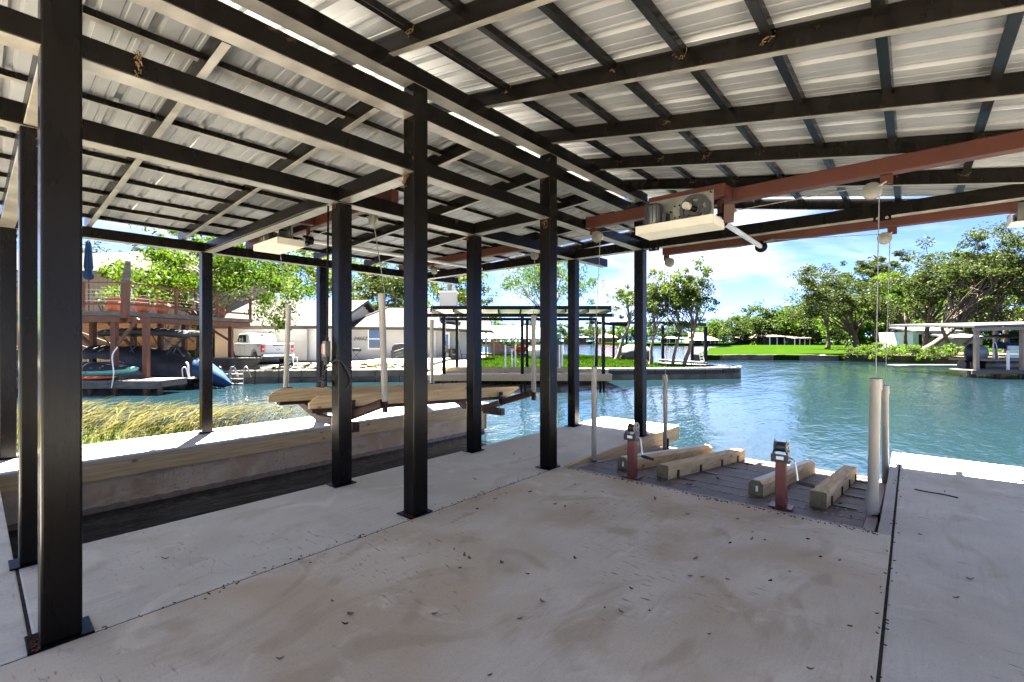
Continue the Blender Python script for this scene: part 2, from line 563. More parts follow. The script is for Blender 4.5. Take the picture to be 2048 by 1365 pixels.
# ------------------------------------------------------------------ own dock: slabs, canal wall
dock = thing('concrete_dock', None, None)
tag(dock, kind='structure')
MB().box(-4.66, -3.203, 0.20, 8.17, -0.30, 0.0).build('slab', MAT['floor_a'], dock, bev=0.012)
MB().box(-9.0, -3.203, -11, 0.188, -0.30, 0.0).build('slab', MAT['floor_a'], dock, bev=0.010)
MB().box(-3.191, -0.122, -11, 4.63, -0.30, 0.0).build('slab', MAT['floor_b'], dock, bev=0.008)
MB().box(-0.205, -0.122, 4.634, 8.14, -0.30, -0.002).build('kerb', MAT['cap'], dock, bev=0.010)
MB().box(-0.108, 7.2, -11, 8.14, -0.30, 0.0).build('slab', MAT['floor_c'], dock, bev=0.010)
jm = M('joint_dirt', (0.055, 0.047, 0.040), rough=1.0, col2=(0.035, 0.03, 0.026), vs=20, world=True)
MB().box(-3.204, -3.190, -11, 4.6, -0.25, -0.006).build('joint_filler', jm, dock)
MB().box(-0.123, -0.107, -11, 8.12, -0.25, -0.008).build('joint_filler', jm, dock)
MB().box(-4.655, -3.2, 0.186, 0.202, -0.25, -0.006).build('joint_filler', jm, dock)
# timber facing of the pier end towards the lift
f = MB().box(-3.19, -3.145, 4.66, 8.175, -0.245, -0.004).build('fascia_board', MAT['pine_y'], dock, bev=0.004)
MB().box(-4.67, -3.145, 8.178, 8.215, -0.245, -0.004).build('fascia_board', MAT['pine_x'], dock, bev=0.004)
for x in (-4.5, -3.35, 0.5, 2.5):
    MB().lathe((x, 7.6, 0), [(0.10, -3.1), (0.10, -0.31)], 10).build('pile', MAT['steel'], dock)

cw = thing('canal_walkway', 'concrete walkway wall faced with yellow pine boards across the narrow canal', 'walkway', (-8.4, 4.0, 0))
MB().box(-9.0, -7.86, -6, 8.12, -1.6, -0.026).build('wall', MAT['wall'], cw)
MB().box(-9.06, -7.79, -6, 8.20, -0.024, 0.0).build('cap', MAT['cap'], cw, bev=0.005)
for a, b_ in ((-6, -1.4), (-1.397, 3.70), (3.703, 4.68), (4.683, 8.16)):
    MB().box(-7.858, -7.815, a, b_, -0.265, -0.027).build('fascia_board', MAT['pine_y'], cw, bev=0.003)
MB().box(-9.02, -7.815, 8.163, 8.20, -0.265, -0.027).build('fascia_board', MAT['pine_x'], cw, bev=0.003)
MB().box(-7.99, -7.83, 8.125, 8.16, -0.62, -0.268).build('end_board', MAT['pine_y'], cw, bev=0.003)
fb = MB()
rr = random.Random(3)
fb.grid(lambda u, v: (-7.855 + (0.022 + 0.010 * math.sin(u * 191) * math.sin(u * 87)) * (1 - abs(v - 0.45) * 1.6) + rr.uniform(-0.006, 0.006), -1.0 + 9.1 * u, -0.74 + 0.13 * v + 0.006 * math.sin(u * 263)), 300, 5)
fb.build('wet_footing', MAT['wallwet'], cw, smooth=True)

# ------------------------------------------------------------------ the steel canopy over the dock
can = thing('boat_dock_canopy', 'black steel canopy with corrugated metal roof standing over the concrete dock', 'boat dock', (-3.28, 2.5, 0))
S = 0.152
PY = (0.217, 2.445, 4.395, 6.86)


def post(x0, y0, z1, plate=True):
    p = MB().box(x0, x0 + S, y0, y0 + S, 0.012, z1).build('post', MAT['steel'], can, bev=0.011)
    if plate:
        MB().box(x0 - 0.035, x0 + S + 0.012, y0 - 0.045, y0 + S + 0.045, 0.0005, 0.012).build('base_plate', MAT['steel'], p, bev=0.002)
    return p


for y in PY:
    post(-3.352, y, 3.698)
    if y < 2 or y > 2.3:
        pass
for y in (0.205, 2.457, 4.40, 6.86):
    B2 = post(-4.612, y, 2.928)
for y in (0.225, 2.425, 4.39, 6.86):
    post(-8.832, y, 2.938)
post(1.02, 0.217, 2.93)
post(1.02, 4.395, 2.93)
post(1.02, 6.86, 2.93)


def bm(name, p0, p1, w=0.146, h=0.152, m='steel', par=None):
    return MB().beam(p0, p1, w, h).build(name, MAT[m], par or can, bev=0.008, under=MAT['under_sheen'])


XA, XB, XC = -3.276, -4.536, -8.756
bm('beam', (XA, -0.30, 3.775), (XA, 7.05, 3.775))
bm('beam', (XA, -0.30, 3.50), (XA, 7.01, 3.50), h=0.160)
bm('beam', (XA, -0.30, 3.000), (XA, 7.01, 3.000), h=0.128)
bm('beam', (XB, -0.30, 3.005), (XB, 8.02, 3.005), w=0.152)
bm('beam', (XC, -0.30, 3.015), (XC, 8.02, 3.015), w=0.152)
for y, xa, xb in ((2.52, XC + 0.078, XB - 0.078), (2.52, XB + 0.078, XA - 0.077), (4.47, XB + 0.078, XA - 0.077), (6.936, XC + 0.078, XB - 0.078), (6.936, XB + 0.078, XA - 0.077), (6.936, XA + 0.077, 1.16), (0.29, XB + 0.078, XA - 0.077), (0.29, XC + 0.078, XB - 0.078)):
    bm('cross_beam', (xa, y, 3.012), (xb, y, 3.012), w=0.14, h=0.150)

# roof planes: underside of the sheet
SL, SR = 0.058, 0.195
def zl(x): return 3.572 + SL * (x + 3.30)
def zr(x): return 3.945 - SR * (x + 3.05)
YS, YE = -0.40, 7.84
XL0, XL1 = -8.78, -3.29
XR0, XR1 = -4.75, 1.28
RY = [1.075 + 1.115 * k if k >= 0 else -0.20 for k in range(-1, 6)] + [7.95]
for y in RY:
    a, b_ = -3.352, -8.95
    MB().poly([(a, y - 0.03, zl(a) - 0.003), (b_, y - 0.03, zl(b_) - 0.003), (b_, y - 0.03, zl(b_) - 0.150), (a, y - 0.03, zl(a) - 0.150)], (0, 0.06, 0)).build('rafter', MAT['steel'], can, bev=0.006, under=MAT['under_sheen'])
    a, b_ = XR0, XR1
    y2 = y + 0.03
    MB().poly([(a, y2 - 0.03, zr(a) - 0.003), (b_, y2 - 0.03, zr(b_) - 0.003), (b_, y2 - 0.03, zr(b_) - 0.155), (a, y2 - 0.03, zr(a) - 0.155)], (0, 0.06, 0)).build('rafter', MAT['steel'], can, bev=0.006, under=MAT['under_sheen'])
for x in (-3.83, -4.42, -5.00, -5.62, -6.24, -6.86, -7.48, -8.08, -8.66):
    MB().beam((x, YS, zl(x) - 0.029), (x, 7.93, zl(x) - 0.029), 0.05, 0.052, up=(-SL, 0, 1)).build('purlin', MAT['steel'], can, bev=0.004, under=MAT['under_sheen'])
x = -2.90
k = 0
while x < 1.25:
    MB().beam((x, YS, zr(x) - 0.032), (x, 7.95, zr(x) - 0.032), 0.062, 0.058, up=(SR, 0, 1)).build('purlin', MAT['steel'], can, bev=0.004)
    x += 0.553


def roof_panels(x0, x1, zf, y0, y1):
    PW = 0.915
    prof = []
    for r in range(3):
        o_ = r * 0.305
        prof += [(o_ + 0.0, 0.0), (o_ + 0.092, 0.0), (o_ + 0.098, 0.005), (o_ + 0.116, 0.005), (o_ + 0.122, 0.0), (o_ + 0.182, 0.0), (o_ + 0.188, 0.005), (o_ + 0.206, 0.005), (o_ + 0.212, 0.0), (o_ + 0.236, 0.0), (o_ + 0.252, 0.034), (o_ + 0.289, 0.034)]
    prof.append((0.915, 0.0))
    y = y0
    i = 0
    while y < y1 - 0.05:
        rr = random.Random(i * 7 + int(x0 * 10))
        L_ = []
        n = 14
        w = min(1.0, (y1 - y) / PW)
        pr = [p for p in prof if p[0] <= w * PW + 1e-6]
        b = MB()
        ph = rr.uniform(0, 6)
        def fn(u, v, pr=pr, ph=ph, y=y):
            q = pr[min(len(pr) - 1, int(round(v * (len(pr) - 1))))]
            xx = x0 + (x1 - x0) * u
            return (xx, y + q[0], zf(xx) + q[1] + 0.0012 * math.sin(xx * 5.1 + ph) * math.sin(q[0] * 9 + ph) + (0.0016 if i % 2 else 0))
        b.grid(fn, n, len(pr) - 1)
        o = b.build('roof_panel', MAT['galv'], can)
        sd = o.modifiers.new('sheet', 'SOLIDIFY')
        sd.thickness = 0.0012
        sd.offset = 1
        o.data.materials.append(MAT['galvtop'])
        sd.material_offset = 1
        y += PW
        i += 1


roof_panels(XL0, XL1, zl, YS, YE)
roof_panels(XR0 - 0.05, XR1, zr, YS, YE)

# twiggy insect and bird nests where purlins meet the rafters
nst = random.Random(31)
nb_ = MB()
for y in RY[1:8]:
    for j in range(8):
        if nst.random() < 0.25: continue
        x = -2.90 + 0.553 * j
        if x > 1.2: continue
        zc_ = zr(x) - 0.055
        for q in range(nst.randint(8, 26)):
            a = nst.uniform(0, 6.28)
            p = Vector((x + nst.gauss(0, 0.022), y - 0.006 - abs(nst.gauss(0, 0.010)), zc_ + nst.gauss(0, 0.016)))
            e = p + Vector((math.cos(a) * nst.uniform(0.008, 0.03), nst.uniform(-0.012, 0.004), math.sin(a) * nst.uniform(0.008, 0.028)))
            nb_.beam(p, e, 0.004, 0.004)
for (x, y, z, k) in ((-3.30, 2.44, 3.50, 50), (-3.24, 2.44, 3.0, 30), (-3.31, 2.44, 2.90, 44), (-3.30, 4.39, 3.46, 40), (-3.26, 4.39, 2.9, 46), (-4.55, 2.45, 2.93, 26), (-4.55, 4.39, 2.93, 22), (-3.18, 0.6, 3.0, 30), (-4.47, 0.3, 2.92, 24)):
    for q in range(k):
        a = nst.uniform(0, 6.28)
        p = Vector((x + nst.gauss(0, 0.02), y - abs(nst.gauss(0, 0.008)), z + nst.gauss(0, 0.035)))
        nb_.beam(p, p + Vector((math.cos(a) * 0.02, nst.uniform(-0.02, 0.0), math.sin(a) * 0.025)), 0.004, 0.004)
tag(nb_.build('nest_debris', M('nest_twigs', (0.085, 0.055, 0.028), rough=1.0, col2=(0.04, 0.026, 0.013), vs=30, world=True), can), kind='stuff')
# rusty weld stains at the post feet
wr = MB()
for (x, y) in ((-3.352, 0.217), (-3.352, 2.445)):
    for q in range(26):
        px_, py_ = (x + nst.uniform(-0.03, S + 0.01), y - 0.002 - nst.uniform(0, 0.035))
        wr.beam((px_, py_, 0.0125), (px_ + nst.uniform(0.004, 0.02), py_, 0.0135), nst.uniform(0.004, 0.012), 0.0015)
tag(wr.build('weld_rust', M('rust', (0.16, 0.062, 0.022), rough=0.95, col2=(0.08, 0.032, 0.014), vs=40, world=True), can), kind='stuff')
# ------------------------------------------------------------------ overhead hoists
def motor_unit(par, x0, yb, zo, w):
    """motor, gear wheel and tray hung from a short red beam; x0 = left end, yb = face towards -y"""
    T = Matrix.Translation(Vector((x0, yb, zo)))
    MB(T).box(-0.02, 0.78, 0.07, 0.17, 0.30, 0.43).build('mount_beam', MAT['red'], par, bev=0.006)
    MB(T).box(0.70, 0.79, 0.171, w, 0.305, 0.425).build('mount_bracket', MAT['red'], par, bev=0.005)
    MB(T).box(-0.01, 0.08, 0.171, w, 0.305, 0.425).build('mount_bracket', MAT['red'], par, bev=0.005)
    pl = MB(T).box(0.0, 0.68, 0.055, 0.068, 0.02, 0.375).build('motor_plate', MAT['zinc'], par, bev=0.002)
    MB(T).box(0.27, 0.37, 0.03, 0.054, 0.12, 0.30).build('bearing_block', MAT['zinc'], pl, bev=0.004)
    b = MB(T)
    for sx, sz in ((0.295, 0.15), (0.345, 0.15), (0.295, 0.27), (0.345, 0.27), (0.25, 0.22), (0.66, 0.35), (0.02, 0.34)):
        b.tube([(sx, 0.056, sz), (sx, 0.018, sz)], 0.009, 6)
    tag(b.build('bolt', MAT['steel'], pl), kind='stuff')
    m = MB(T).tube([(0.10, -0.055, 0.055), (0.10, -0.055, 0.075), (0.10, -0.055, 0.285), (0.10, -0.055, 0.305)], [0.075, 0.088, 0.088, 0.070], 20).build('motor', MAT['black'], par, smooth=True)
    b = MB(T)
    for k in range(14):
        a = 2 * math.pi * k / 14
        b.beam((0.10 + 0.090 * math.cos(a), -0.055 + 0.090 * math.sin(a), 0.08), (0.10 + 0.090 * math.cos(a), -0.055 + 0.090 * math.sin(a), 0.28), 0.007, 0.007)
    tag(b.build('cooling_fin', MAT['black'], m), kind='stuff')
    MB(T).box(0.19, 0.235, -0.07, 0.05, 0.09, 0.20).build('junction_box', MAT['black'], m, bev=0.004)
    # wheel with five windows
    cx, cz, ro = 0.505, 0.200, 0.155
    ring = MB(T)
    N = 60
    holes = []
    def rad_ok(a, r):
        for k in range(5):
            ak = 2 * math.pi * k / 5 + 0.35
            da = (a - ak + math.pi) % (2 * math.pi) - math.pi
            if abs(da) < 0.30 and 0.076 < r < 0.116:
                return False
        return True
    rs = [0.032, 0.055, 0.076, 0.116, 0.134, ro]
    for i in range(N):
        a0, a1 = 2 * math.pi * i / N, 2 * math.pi * (i + 1) / N
        for j in range(len(rs) - 1):
            if not rad_ok((a0 + a1) / 2, (rs[j] + rs[j + 1]) / 2): continue
            y_ = 0.022 if j in (1, 2) else 0.010
            q = [(cx + r * math.cos(a), y_, cz + r * math.sin(a)) for a, r in ((a0, rs[j]), (a1, rs[j]), (a1, rs[j + 1]), (a0, rs[j + 1]))]
            ring.poly(q, (0, 0.030 if j in (1, 2) else 0.044, 0))
    ring.build('drive_wheel', MAT['black'], par)
    h = MB(T).tube([(cx - 0.060, -0.085, cz + 0.030), (cx - 0.060, -0.075, cz + 0.030), (cx - 0.045, -0.03, cz + 0.022)], [0.034, 0.038, 0.038], 18).build('wheel_hub', MAT['pvc'], par, smooth=True)
    MB(T).tube([(cx - 0.045, -0.035, cz + 0.022), (cx, 0.052, cz)], [0.027, 0.032], 14).build('hub_shaft', MAT['steel'], par, smooth=True)
    # folded tray underneath
    tr = MB(T)
    tr.box(-0.06, 0.74, -0.16, 0.20, -0.012, -0.004)
    tr.box(-0.06, 0.74, 0.196, 0.204, -0.004, 0.075)
    tr.box(-0.06, 0.74, -0.164, -0.156, -0.004, 0.075)
    tr.box(0.736, 0.744, -0.15, 0.19, -0.004, 0.075)
    tr.box(-0.064, -0.056, -0.15, 0.19, -0.004, 0.075)
    tr.build('drip_tray', MAT['tray'], par)


def pulley(par, x, y, ztop, dx, dz=-0.12, rz=0.0):
    """bracket plate, shackle and a round sheave hanging at an angle"""
    b = MB().box(x - 0.045, x + 0.045, y - 0.008, y + 0.008, ztop - 0.085, ztop)
    br = b.build('pulley_bracket', MAT['red'], par, bev=0.003)
    p0 = Vector((x, y, ztop - 0.06))
    p1 = Vector((x + dx, y, ztop + dz))
    d = (p1 - p0)
    MB().tube([p0 + Vector((0, -0.018, 0)), p0 + d * 0.55 + Vector((0, -0.02, 0))], 0.009, 8).tube([p0 + Vector((0, 0.018, 0)), p0 + d * 0.55 + Vector((0, 0.02, 0))], 0.009, 8).build('shackle', MAT['zinc'], br, smooth=True)
    MB().tube([p1 + Vector((0, -0.030, 0)), p1 + Vector((0, -0.022, 0)), p1 + Vector((0, -0.006, 0)), p1 + Vector((0, 0.006, 0)), p1 + Vector((0, 0.022, 0)), p1 + Vector((0, 0.030, 0))], [0.036, 0.072, 0.058, 0.058, 0.072, 0.036], 20).build('sheave', MAT['zinc'], br, smooth=True)
    return p1


def cable(par, a, b, r=0.0045):
    MB().tube([a, b], r, 6).build('cable', MAT['cable'], par, smooth=True)


# hoist over the open slip
h1 = thing('boat_hoist', 'red steel hoist beams with motor, black drive wheel and wire cables over the open slip', 'boat hoist', (-1.6, 5.2, 2.95))
MB().beam((-3.19, 5.20, 3.018), (1.16, 5.20, 3.018), 0.10, 0.142).build('hoist_beam', MAT['red'], h1, bev=0.009)
MB().beam((-2.98, 7.13, 2.915), (0.80, 7.13, 2.915), 0.10, 0.13).build('hoist_beam', MAT['red'], h1, bev=0.009)
MB().beam((0.78, 7.13, 2.915), (0.83, 7.13, 2.915), 0.11, 0.14).build('beam_cap', MAT['red'], h1)
for x in (-3.02, -0.27):
    p = MB().box(x - 0.075, x + 0.09, 6.842, 6.858, 2.885, 3.10).build('hanger_plate', MAT['steel'], h1, bev=0.003)
    MB().tube([(x - 0.035, 6.86, 2.915), (x - 0.035, 6.832, 2.915)], 0.017, 10).tube([(x + 0.05, 6.86, 2.915), (x + 0.05, 6.832, 2.915)], 0.017, 10).build('bolt', MAT['zinc'], p, smooth=True)
motor_unit(h1, -2.20, 4.83, 2.655, 0.318)
MB().beam((-1.43, 5.05, 2.90), (-1.45, 5.09, 2.72), 0.10, 0.16).build('bearing_arm', MAT['red'], h1, bev=0.004)
MB().tube([(-1.50, 4.98, 2.745), (-1.575, 7.22, 2.795)], 0.030, 14).build('drive_shaft', MAT['tube'], h1, smooth=True)
for (y, xx, zz) in ((5.06, -1.503, 2.748), (7.06, -1.570, 2.792)):
    MB().tube([(xx, y - 0.06, zz), (xx, y - 0.05, zz), (xx, y + 0.05, zz), (xx, y + 0.06, zz)], [0.062, 0.062, 0.062, 0.062], 16).build('cable_drum', MAT['steel'], h1, smooth=True)
    MB().tube([(xx, y - 0.012, zz), (xx, y + 0.012, zz)], 0.078, 18).build('drum_flange', MAT['steel'], h1, smooth=True)
    MB().tube([(xx + 0.02, y, zz + 0.055), (xx + 0.15, y, zz + 0.075)], 0.016, 8).build('cable_clamp', MAT['zinc'], h1, smooth=True)
    MB().box(xx - 0.03, xx + 0.03, y - 0.015, y + 0.015, zz + 0.05, (2.95 if y < 6 else 2.85)).build('drum_hanger', MAT['red'], h1)
pul = {}
for key, x, y, zt, dx in (('a', -3.10, 5.20, 2.948, 0.06), ('b', -0.17, 5.20, 2.948, -0.10), ('c', -2.93, 7.13, 2.85, 0.05), ('d', -0.18, 7.13, 2.85, -0.07)):
    pul[key] = pulley(h1, x, y, zt, dx)
# decks hang on these
LZ = lambda y: -0.022 - 0.078 * (y - 4.70)          # lift deck tilts towards the lake
GP = {'a': (-3.10, 5.22), 'b': (-0.245, 5.22), 'c': (-2.95, 7.13), 'd': (-0.245, 7.13)}
for k, dr in (('a', (-1.48, 5.06, 2.81)), ('b', (-1.35, 5.06, 2.825)), ('c', (-1.62, 7.06, 2.84)), ('d', (-1.42, 7.06, 2.865))):
    cable(h1, pul[k] + Vector((0, 0, 0.05)), Vector(dr))
    gx, gy = GP[k]
    top = (1.16 if gy < 6 else 0.97)
    cable(h1, (pul[k].x + (0.05 if k in 'bd' else 0.03), gy, pul[k].z), (gx, gy, top - 0.02))

# ------------------------------------------------------------------ tilting lift deck with bunks and guide posts
lf = thing('lift_platform', 'brown slatted lift deck with timber bunks and pale guide posts, tilted towards the lake', 'boat lift', (-1.6, 5.8, -0.1))
def dz(y, z): return z + LZ(y)
for k in range(9):
    y0 = 4.705 + k * 0.305
    y1 = min(y0 + 0.298, 7.36)
    b = MB()
    x0, x1 = (-3.05, -0.31) if k < 9 else (-3.05, -0.31)
    b.add([(x0, y0, dz(y0, -0.045)), (x1, y0, dz(y0, -0.045)), (x1, y1, dz(y1, -0.045)), (x0, y1, dz(y1, -0.045)),
           (x0, y0, dz(y0, 0)), (x1, y0, dz(y0, 0)), (x1, y1, dz(y1, 0)), (x0, y1, dz(y1, 0))],
          [(0, 3, 2, 1), (4, 5, 6, 7), (0, 1, 5, 4), (1, 2, 6, 5), (2, 3, 7, 6), (3, 0, 4, 7)])
    b.build('deck_plank', MAT['deck'], lf, bev=0.003)
# moulded drain slots, raised lips
b = MB()
for y in (5.0, 5.31, 5.92, 6.53, 7.14):
    for i in range(46):
        xx = -2.98 + i * 0.058
        b.beam((xx, y - 0.022, dz(y - 0.022, 0.003)), (xx + 0.018, y + 0.022, dz(y + 0.022, 0.003)), 0.014, 0.005)
tag(b.build('drain_slot', M('slot_lip', (0.24, 0.175, 0.165), rough=0.55, world=True), lf), kind='stuff')
def edge(x0, x1, y0, y1, h0=-0.10, h1_=0.012):
    b = MB()
    b.add([(x, y, dz(y, h)) for h in (h0, h1_) for x, y in ((x0, y0), (x1, y0), (x1, y1), (x0, y1))],
          [(0, 3, 2, 1), (4, 5, 6, 7), (0, 1, 5, 4), (1, 2, 6, 5), (2, 3, 7, 6), (3, 0, 4, 7)])
    return b.build('frame_rail', MAT['deckedge'], lf, bev=0.004)
edge(-0.305, -0.228, 4.66, 7.38)
edge(-3.10, -3.052, 4.66, 7.38)
edge(-3.10, -0.228, 4.655, 4.70, -0.08, 0.010)
edge(-3.05, -0.31, 7.366, 7.40)


def bunk(a, b, cap, label_end, arms=None):
    """timber runner from a=(x,y) to b, sitting on the deck"""
    A = Vector((a[0], a[1], LZ(a[1]) + 0.004))
    B = Vector((b[0], b[1], LZ(b[1]) + 0.004))
    d = (B - A).normalized()
    r = d.cross(Vector((0, 0, 1))).normalized()
    u = r.cross(d)
    w, h, c = 0.068, 0.150, (0.032 if cap else 0.006)
    prof = [(-w, 0), (w, 0), (w, h - c), (w - c, h), (-w + c, h), (-w, h - c)]
    o = MB().poly([A + r * x + u * z for x, z in prof], B - A).build('bunk', MAT['pine_y'], lf)
    MB().poly([A + r * (x * 1.0) + u * z - d * 0.001 for x, z in prof], -d * 0.004).build('end_grain', MAT['pine_end'], o)
    if cap:
        q = [A + r * (-w + c + 0.004) + u * (h + 0.001), A + r * (w - c - 0.004) + u * (h + 0.001), A + r * (w - c - 0.004) + u * (h + 0.008), A + r * (-w + c + 0.004) + u * (h + 0.008)]
        MB().poly(q, B - A).build('bunk_pad', MAT['pad'], o)
    if label_end:
        q = [A + r * 0.0 + u * 0.045 - d * 0.006, A + r * 0.022 + u * 0.045 - d * 0.006, A + r * 0.022 + u * 0.10 - d * 0.006, A + r * 0.0 + u * 0.10 - d * 0.006]
        MB().poly(q, -d * 0.002).build('end_tag', MAT['label'], o)
    if arms:
        L_ = (B - A).length
        for t in arms:
            p = A + d * (L_ * t) + r * (w + 0.006)
            br = MB().beam(p, p + u * 0.085, 0.035, 0.012, up=r).build('bunk_bracket', MAT['red'], o)
            MB().beam(p + u * 0.006 + r * 0.005, p + u * 0.006 + r * 0.19, 0.032, 0.010).build('bracket_foot', MAT['zinc'], br)


bunk((-2.64, 5.10), (-2.33, 7.22), True, True)
bunk((-2.13, 5.07), (-1.90, 7.30), False, False, (0.10, 0.36, 0.64, 0.88))
bunk((-1.19, 5.13), (-1.02, 7.12), True, True)
bunk((-0.665, 5.14), (-0.585, 7.14), False, False, (0.12, 0.42, 0.68, 0.92))
for k, (gx, gy) in GP.items():
    z0 = LZ(gy) + (0.03 if k in 'ab' else 0.02)
    z1 = 1.16 if gy < 6 else 0.96
    r = 0.034 if k != 'b' else 0.041
    if k == 'd': r = 0.035
    tilt = -0.012 if k == 'b' else 0.0
    prof = [(gx + tilt * 2, gy, z0), (gx, gy, z1)]
    g = MB().tube(prof, r, 18).build('guide_post', MAT['pvc'], lf, smooth=True)
    MB().tube([(gx, gy, z1 - 0.09), (gx, gy, z1 + 0.004), (gx, gy, z1 + 0.012)], [r + 0.006, r + 0.006, r * 0.8], 18).build('post_cap', MAT['pvc'], g, smooth=True)
    if k == 'b':
        MB().tube([(gx - 0.026, gy, z0 + 0.005), (gx - 0.024, gy, z0 + 0.17), (gx - 0.022, gy, z0 + 0.19)], [r + 0.009, r + 0.007, r], 18).build('post_sleeve', MAT['pvc'], g, smooth=True)
    MB().box(gx - 0.03, gx + 0.03, gy - 0.012, gy + 0.012, LZ(gy) - 0.03, z0 + 0.02).build('post_foot', MAT['steel'], g)
    if k == 'c':
        MB().box(gx + 0.038, gx + 0.055, gy - 0.012, gy + 0.012, LZ(gy) - 0.06, z0 + 0.16).build('post_strap', MAT['steel'], g)
# fallen leaves blown into the corner of the deck
leafm = M('dry_leaf', (0.30, 0.25, 0.17), rough=0.8, col2=(0.16, 0.11, 0.06), vs=9, world=False)
leafm2 = M('dark_leaf', (0.05, 0.038, 0.025), rough=0.8, world=False)

# ------------------------------------------------------------------ winch posts
def winch_post(x, y, label, lite):
    z0 = -0.02
    t = thing('winch_post', label, 'winch post', (x, y, z0), group='hand winches at the edge of the lift deck')
    MB().box(x - 0.095, x + 0.095, y - 0.075, y + 0.075, z0, z0 + 0.012).build('base_plate', MAT['redpost'], t, bev=0.002)
    MB().box(x - 0.043, x + 0.043, y - 0.043, y + 0.043, z0 + 0.012, z0 + 0.415).build('post', MAT['redpost'], t, bev=0.006)
    zt = z0 + 0.415
    fr = MB()
    fr.box(x - 0.075, x + 0.075, y - 0.05, y + 0.05, zt, zt + 0.006)
    fr.box(x - 0.062, x - 0.056, y - 0.055, y + 0.055, zt + 0.006, zt + 0.10)
    fr.box(x + 0.056, x + 0.062, y - 0.055, y + 0.055, zt + 0.006, zt + 0.10)
    fr.box(x - 0.075, x + 0.065, y - 0.062, y - 0.056, zt + 0.01, zt + 0.075)
    fr.build('winch_frame', MAT['black'], t, bev=0.002)
    MB().box(x - 0.03, x + 0.03, y - 0.0655, y - 0.0625, zt + 0.028, zt + 0.058).build('winch_label', MAT['label'], t)
    MB().tube([(x - 0.038, y, zt + 0.135), (x + 0.038, y, zt + 0.135)], 0.046, 18).build('rope_spool', MAT['black'], t, smooth=True)
    for sx in (-0.046, 0.046):
        dk = MB()
        for i in range(24):
            a0, a1 = 2 * math.pi * i / 24, 2 * math.pi * (i + 1) / 24
            for r0, r1 in ((0.0, 0.018), (0.052, 0.070)):
                dk.poly([(x + sx, y + r * math.cos(a), zt + 0.135 + r * math.sin(a)) for a, r in ((a0, r0), (a1, r0), (a1, r1), (a0, r1))], (0.006 if sx > 0 else -0.006, 0, 0))
        for i in range(5):
            a = 2 * math.pi * i / 5 + 0.3
            dk.beam((x + sx * 1.05, y + 0.015 * math.cos(a), zt + 0.135 + 0.015 * math.sin(a)), (x + sx * 1.05, y + 0.055 * math.cos(a), zt + 0.135 + 0.055 * math.sin(a)), 0.014, 0.006, up=(1, 0, 0))
        dk.build('drum_cheek', lite, t)
    MB().tube([(x + 0.06, y - 0.02, zt + 0.045), (x + 0.10, y - 0.025, zt + 0.04), (x + 0.118, y - 0.03, zt + 0.01), (x + 0.135, y - 0.035, zt - 0.15)], 0.009, 8).build('crank_arm', MAT['tube'], t, smooth=True)
    MB().tube([(x + 0.125, y - 0.035, zt - 0.155), (x + 0.14, y - 0.035, zt - 0.155), (x + 0.255, y - 0.035, zt - 0.168), (x + 0.265, y - 0.035, zt - 0.169)], [0.012, 0.018, 0.017, 0.010], 12).build('crank_grip', MAT['rubber'], t, smooth=True)
    return t


winch_post(-2.37, 4.815, 'red winch post with pale spool standing beside the board-faced pier', MAT['pvc'])
winch_post(-0.91, 4.845, 'red winch post with black spool standing between the two pairs of bunks', MAT['black'])

# ------------------------------------------------------------------ canal hoist and cradle
h2 = thing('boat_hoist', 'orange-red hoist beams with motor tray and cables hung over the narrow canal', 'boat hoist', (-6.5, 3.2, 3.1))
for y in (3.16, 6.34):
    MB().beam((-8.80, y, 3.162), (-4.48, y, 3.162), 0.10, 0.138).build('hoist_beam', MAT['red'], h2, bev=0.009)
motor_unit(h2, -7.08, 2.79, 2.80, 0.318)
MB().tube([(-6.36, 2.98, 2.90), (-6.36, 6.48, 2.90)], 0.030, 14).build('drive_shaft', MAT['tube'], h2, smooth=True)
for y in (3.05, 6.24):
    MB().tube([(-6.36, y - 0.055, 2.90), (-6.36, y + 0.055, 2.90)], 0.062, 16).build('cable_drum', MAT['steel'], h2, smooth=True)
    MB().tube([(-6.36, y - 0.010, 2.90), (-6.36, y + 0.010, 2.90)], 0.082, 16).build('drum_flange', MAT['steel'], h2, smooth=True)
    MB().box(-6.39, -6.33, y - 0.015, y + 0.015, 2.95, 3.095).build('drum_hanger', MAT['red'], h2)
    for sx in (-1, 1):
        MB().tube([(-6.36 + sx * 0.04, y, 2.955), (-6.36 + sx * 0.15, y, 2.985)], 0.016, 8).build('cable_clamp', MAT['zinc'], h2, smooth=True)
CG = {'a': (-7.55, 3.26), 'b': (-4.92, 3.32), 'c': (-7.62, 6.28), 'd': (-4.93, 6.30)}
for k, (gx, gy) in CG.items():
    yy = 3.16 if gy < 5 else 6.34
    p = pulley(h2, gx + (-0.05 if gx < -6 else 0.05), yy, 3.092, 0.06 if gx < -6 else -0.06)
    cable(h2, p + Vector((0, 0, 0.05)), (-6.36, yy - 0.1, 2.94))
    cable(h2, p, (gx, gy, 2.07 if gy < 5 else 1.93))

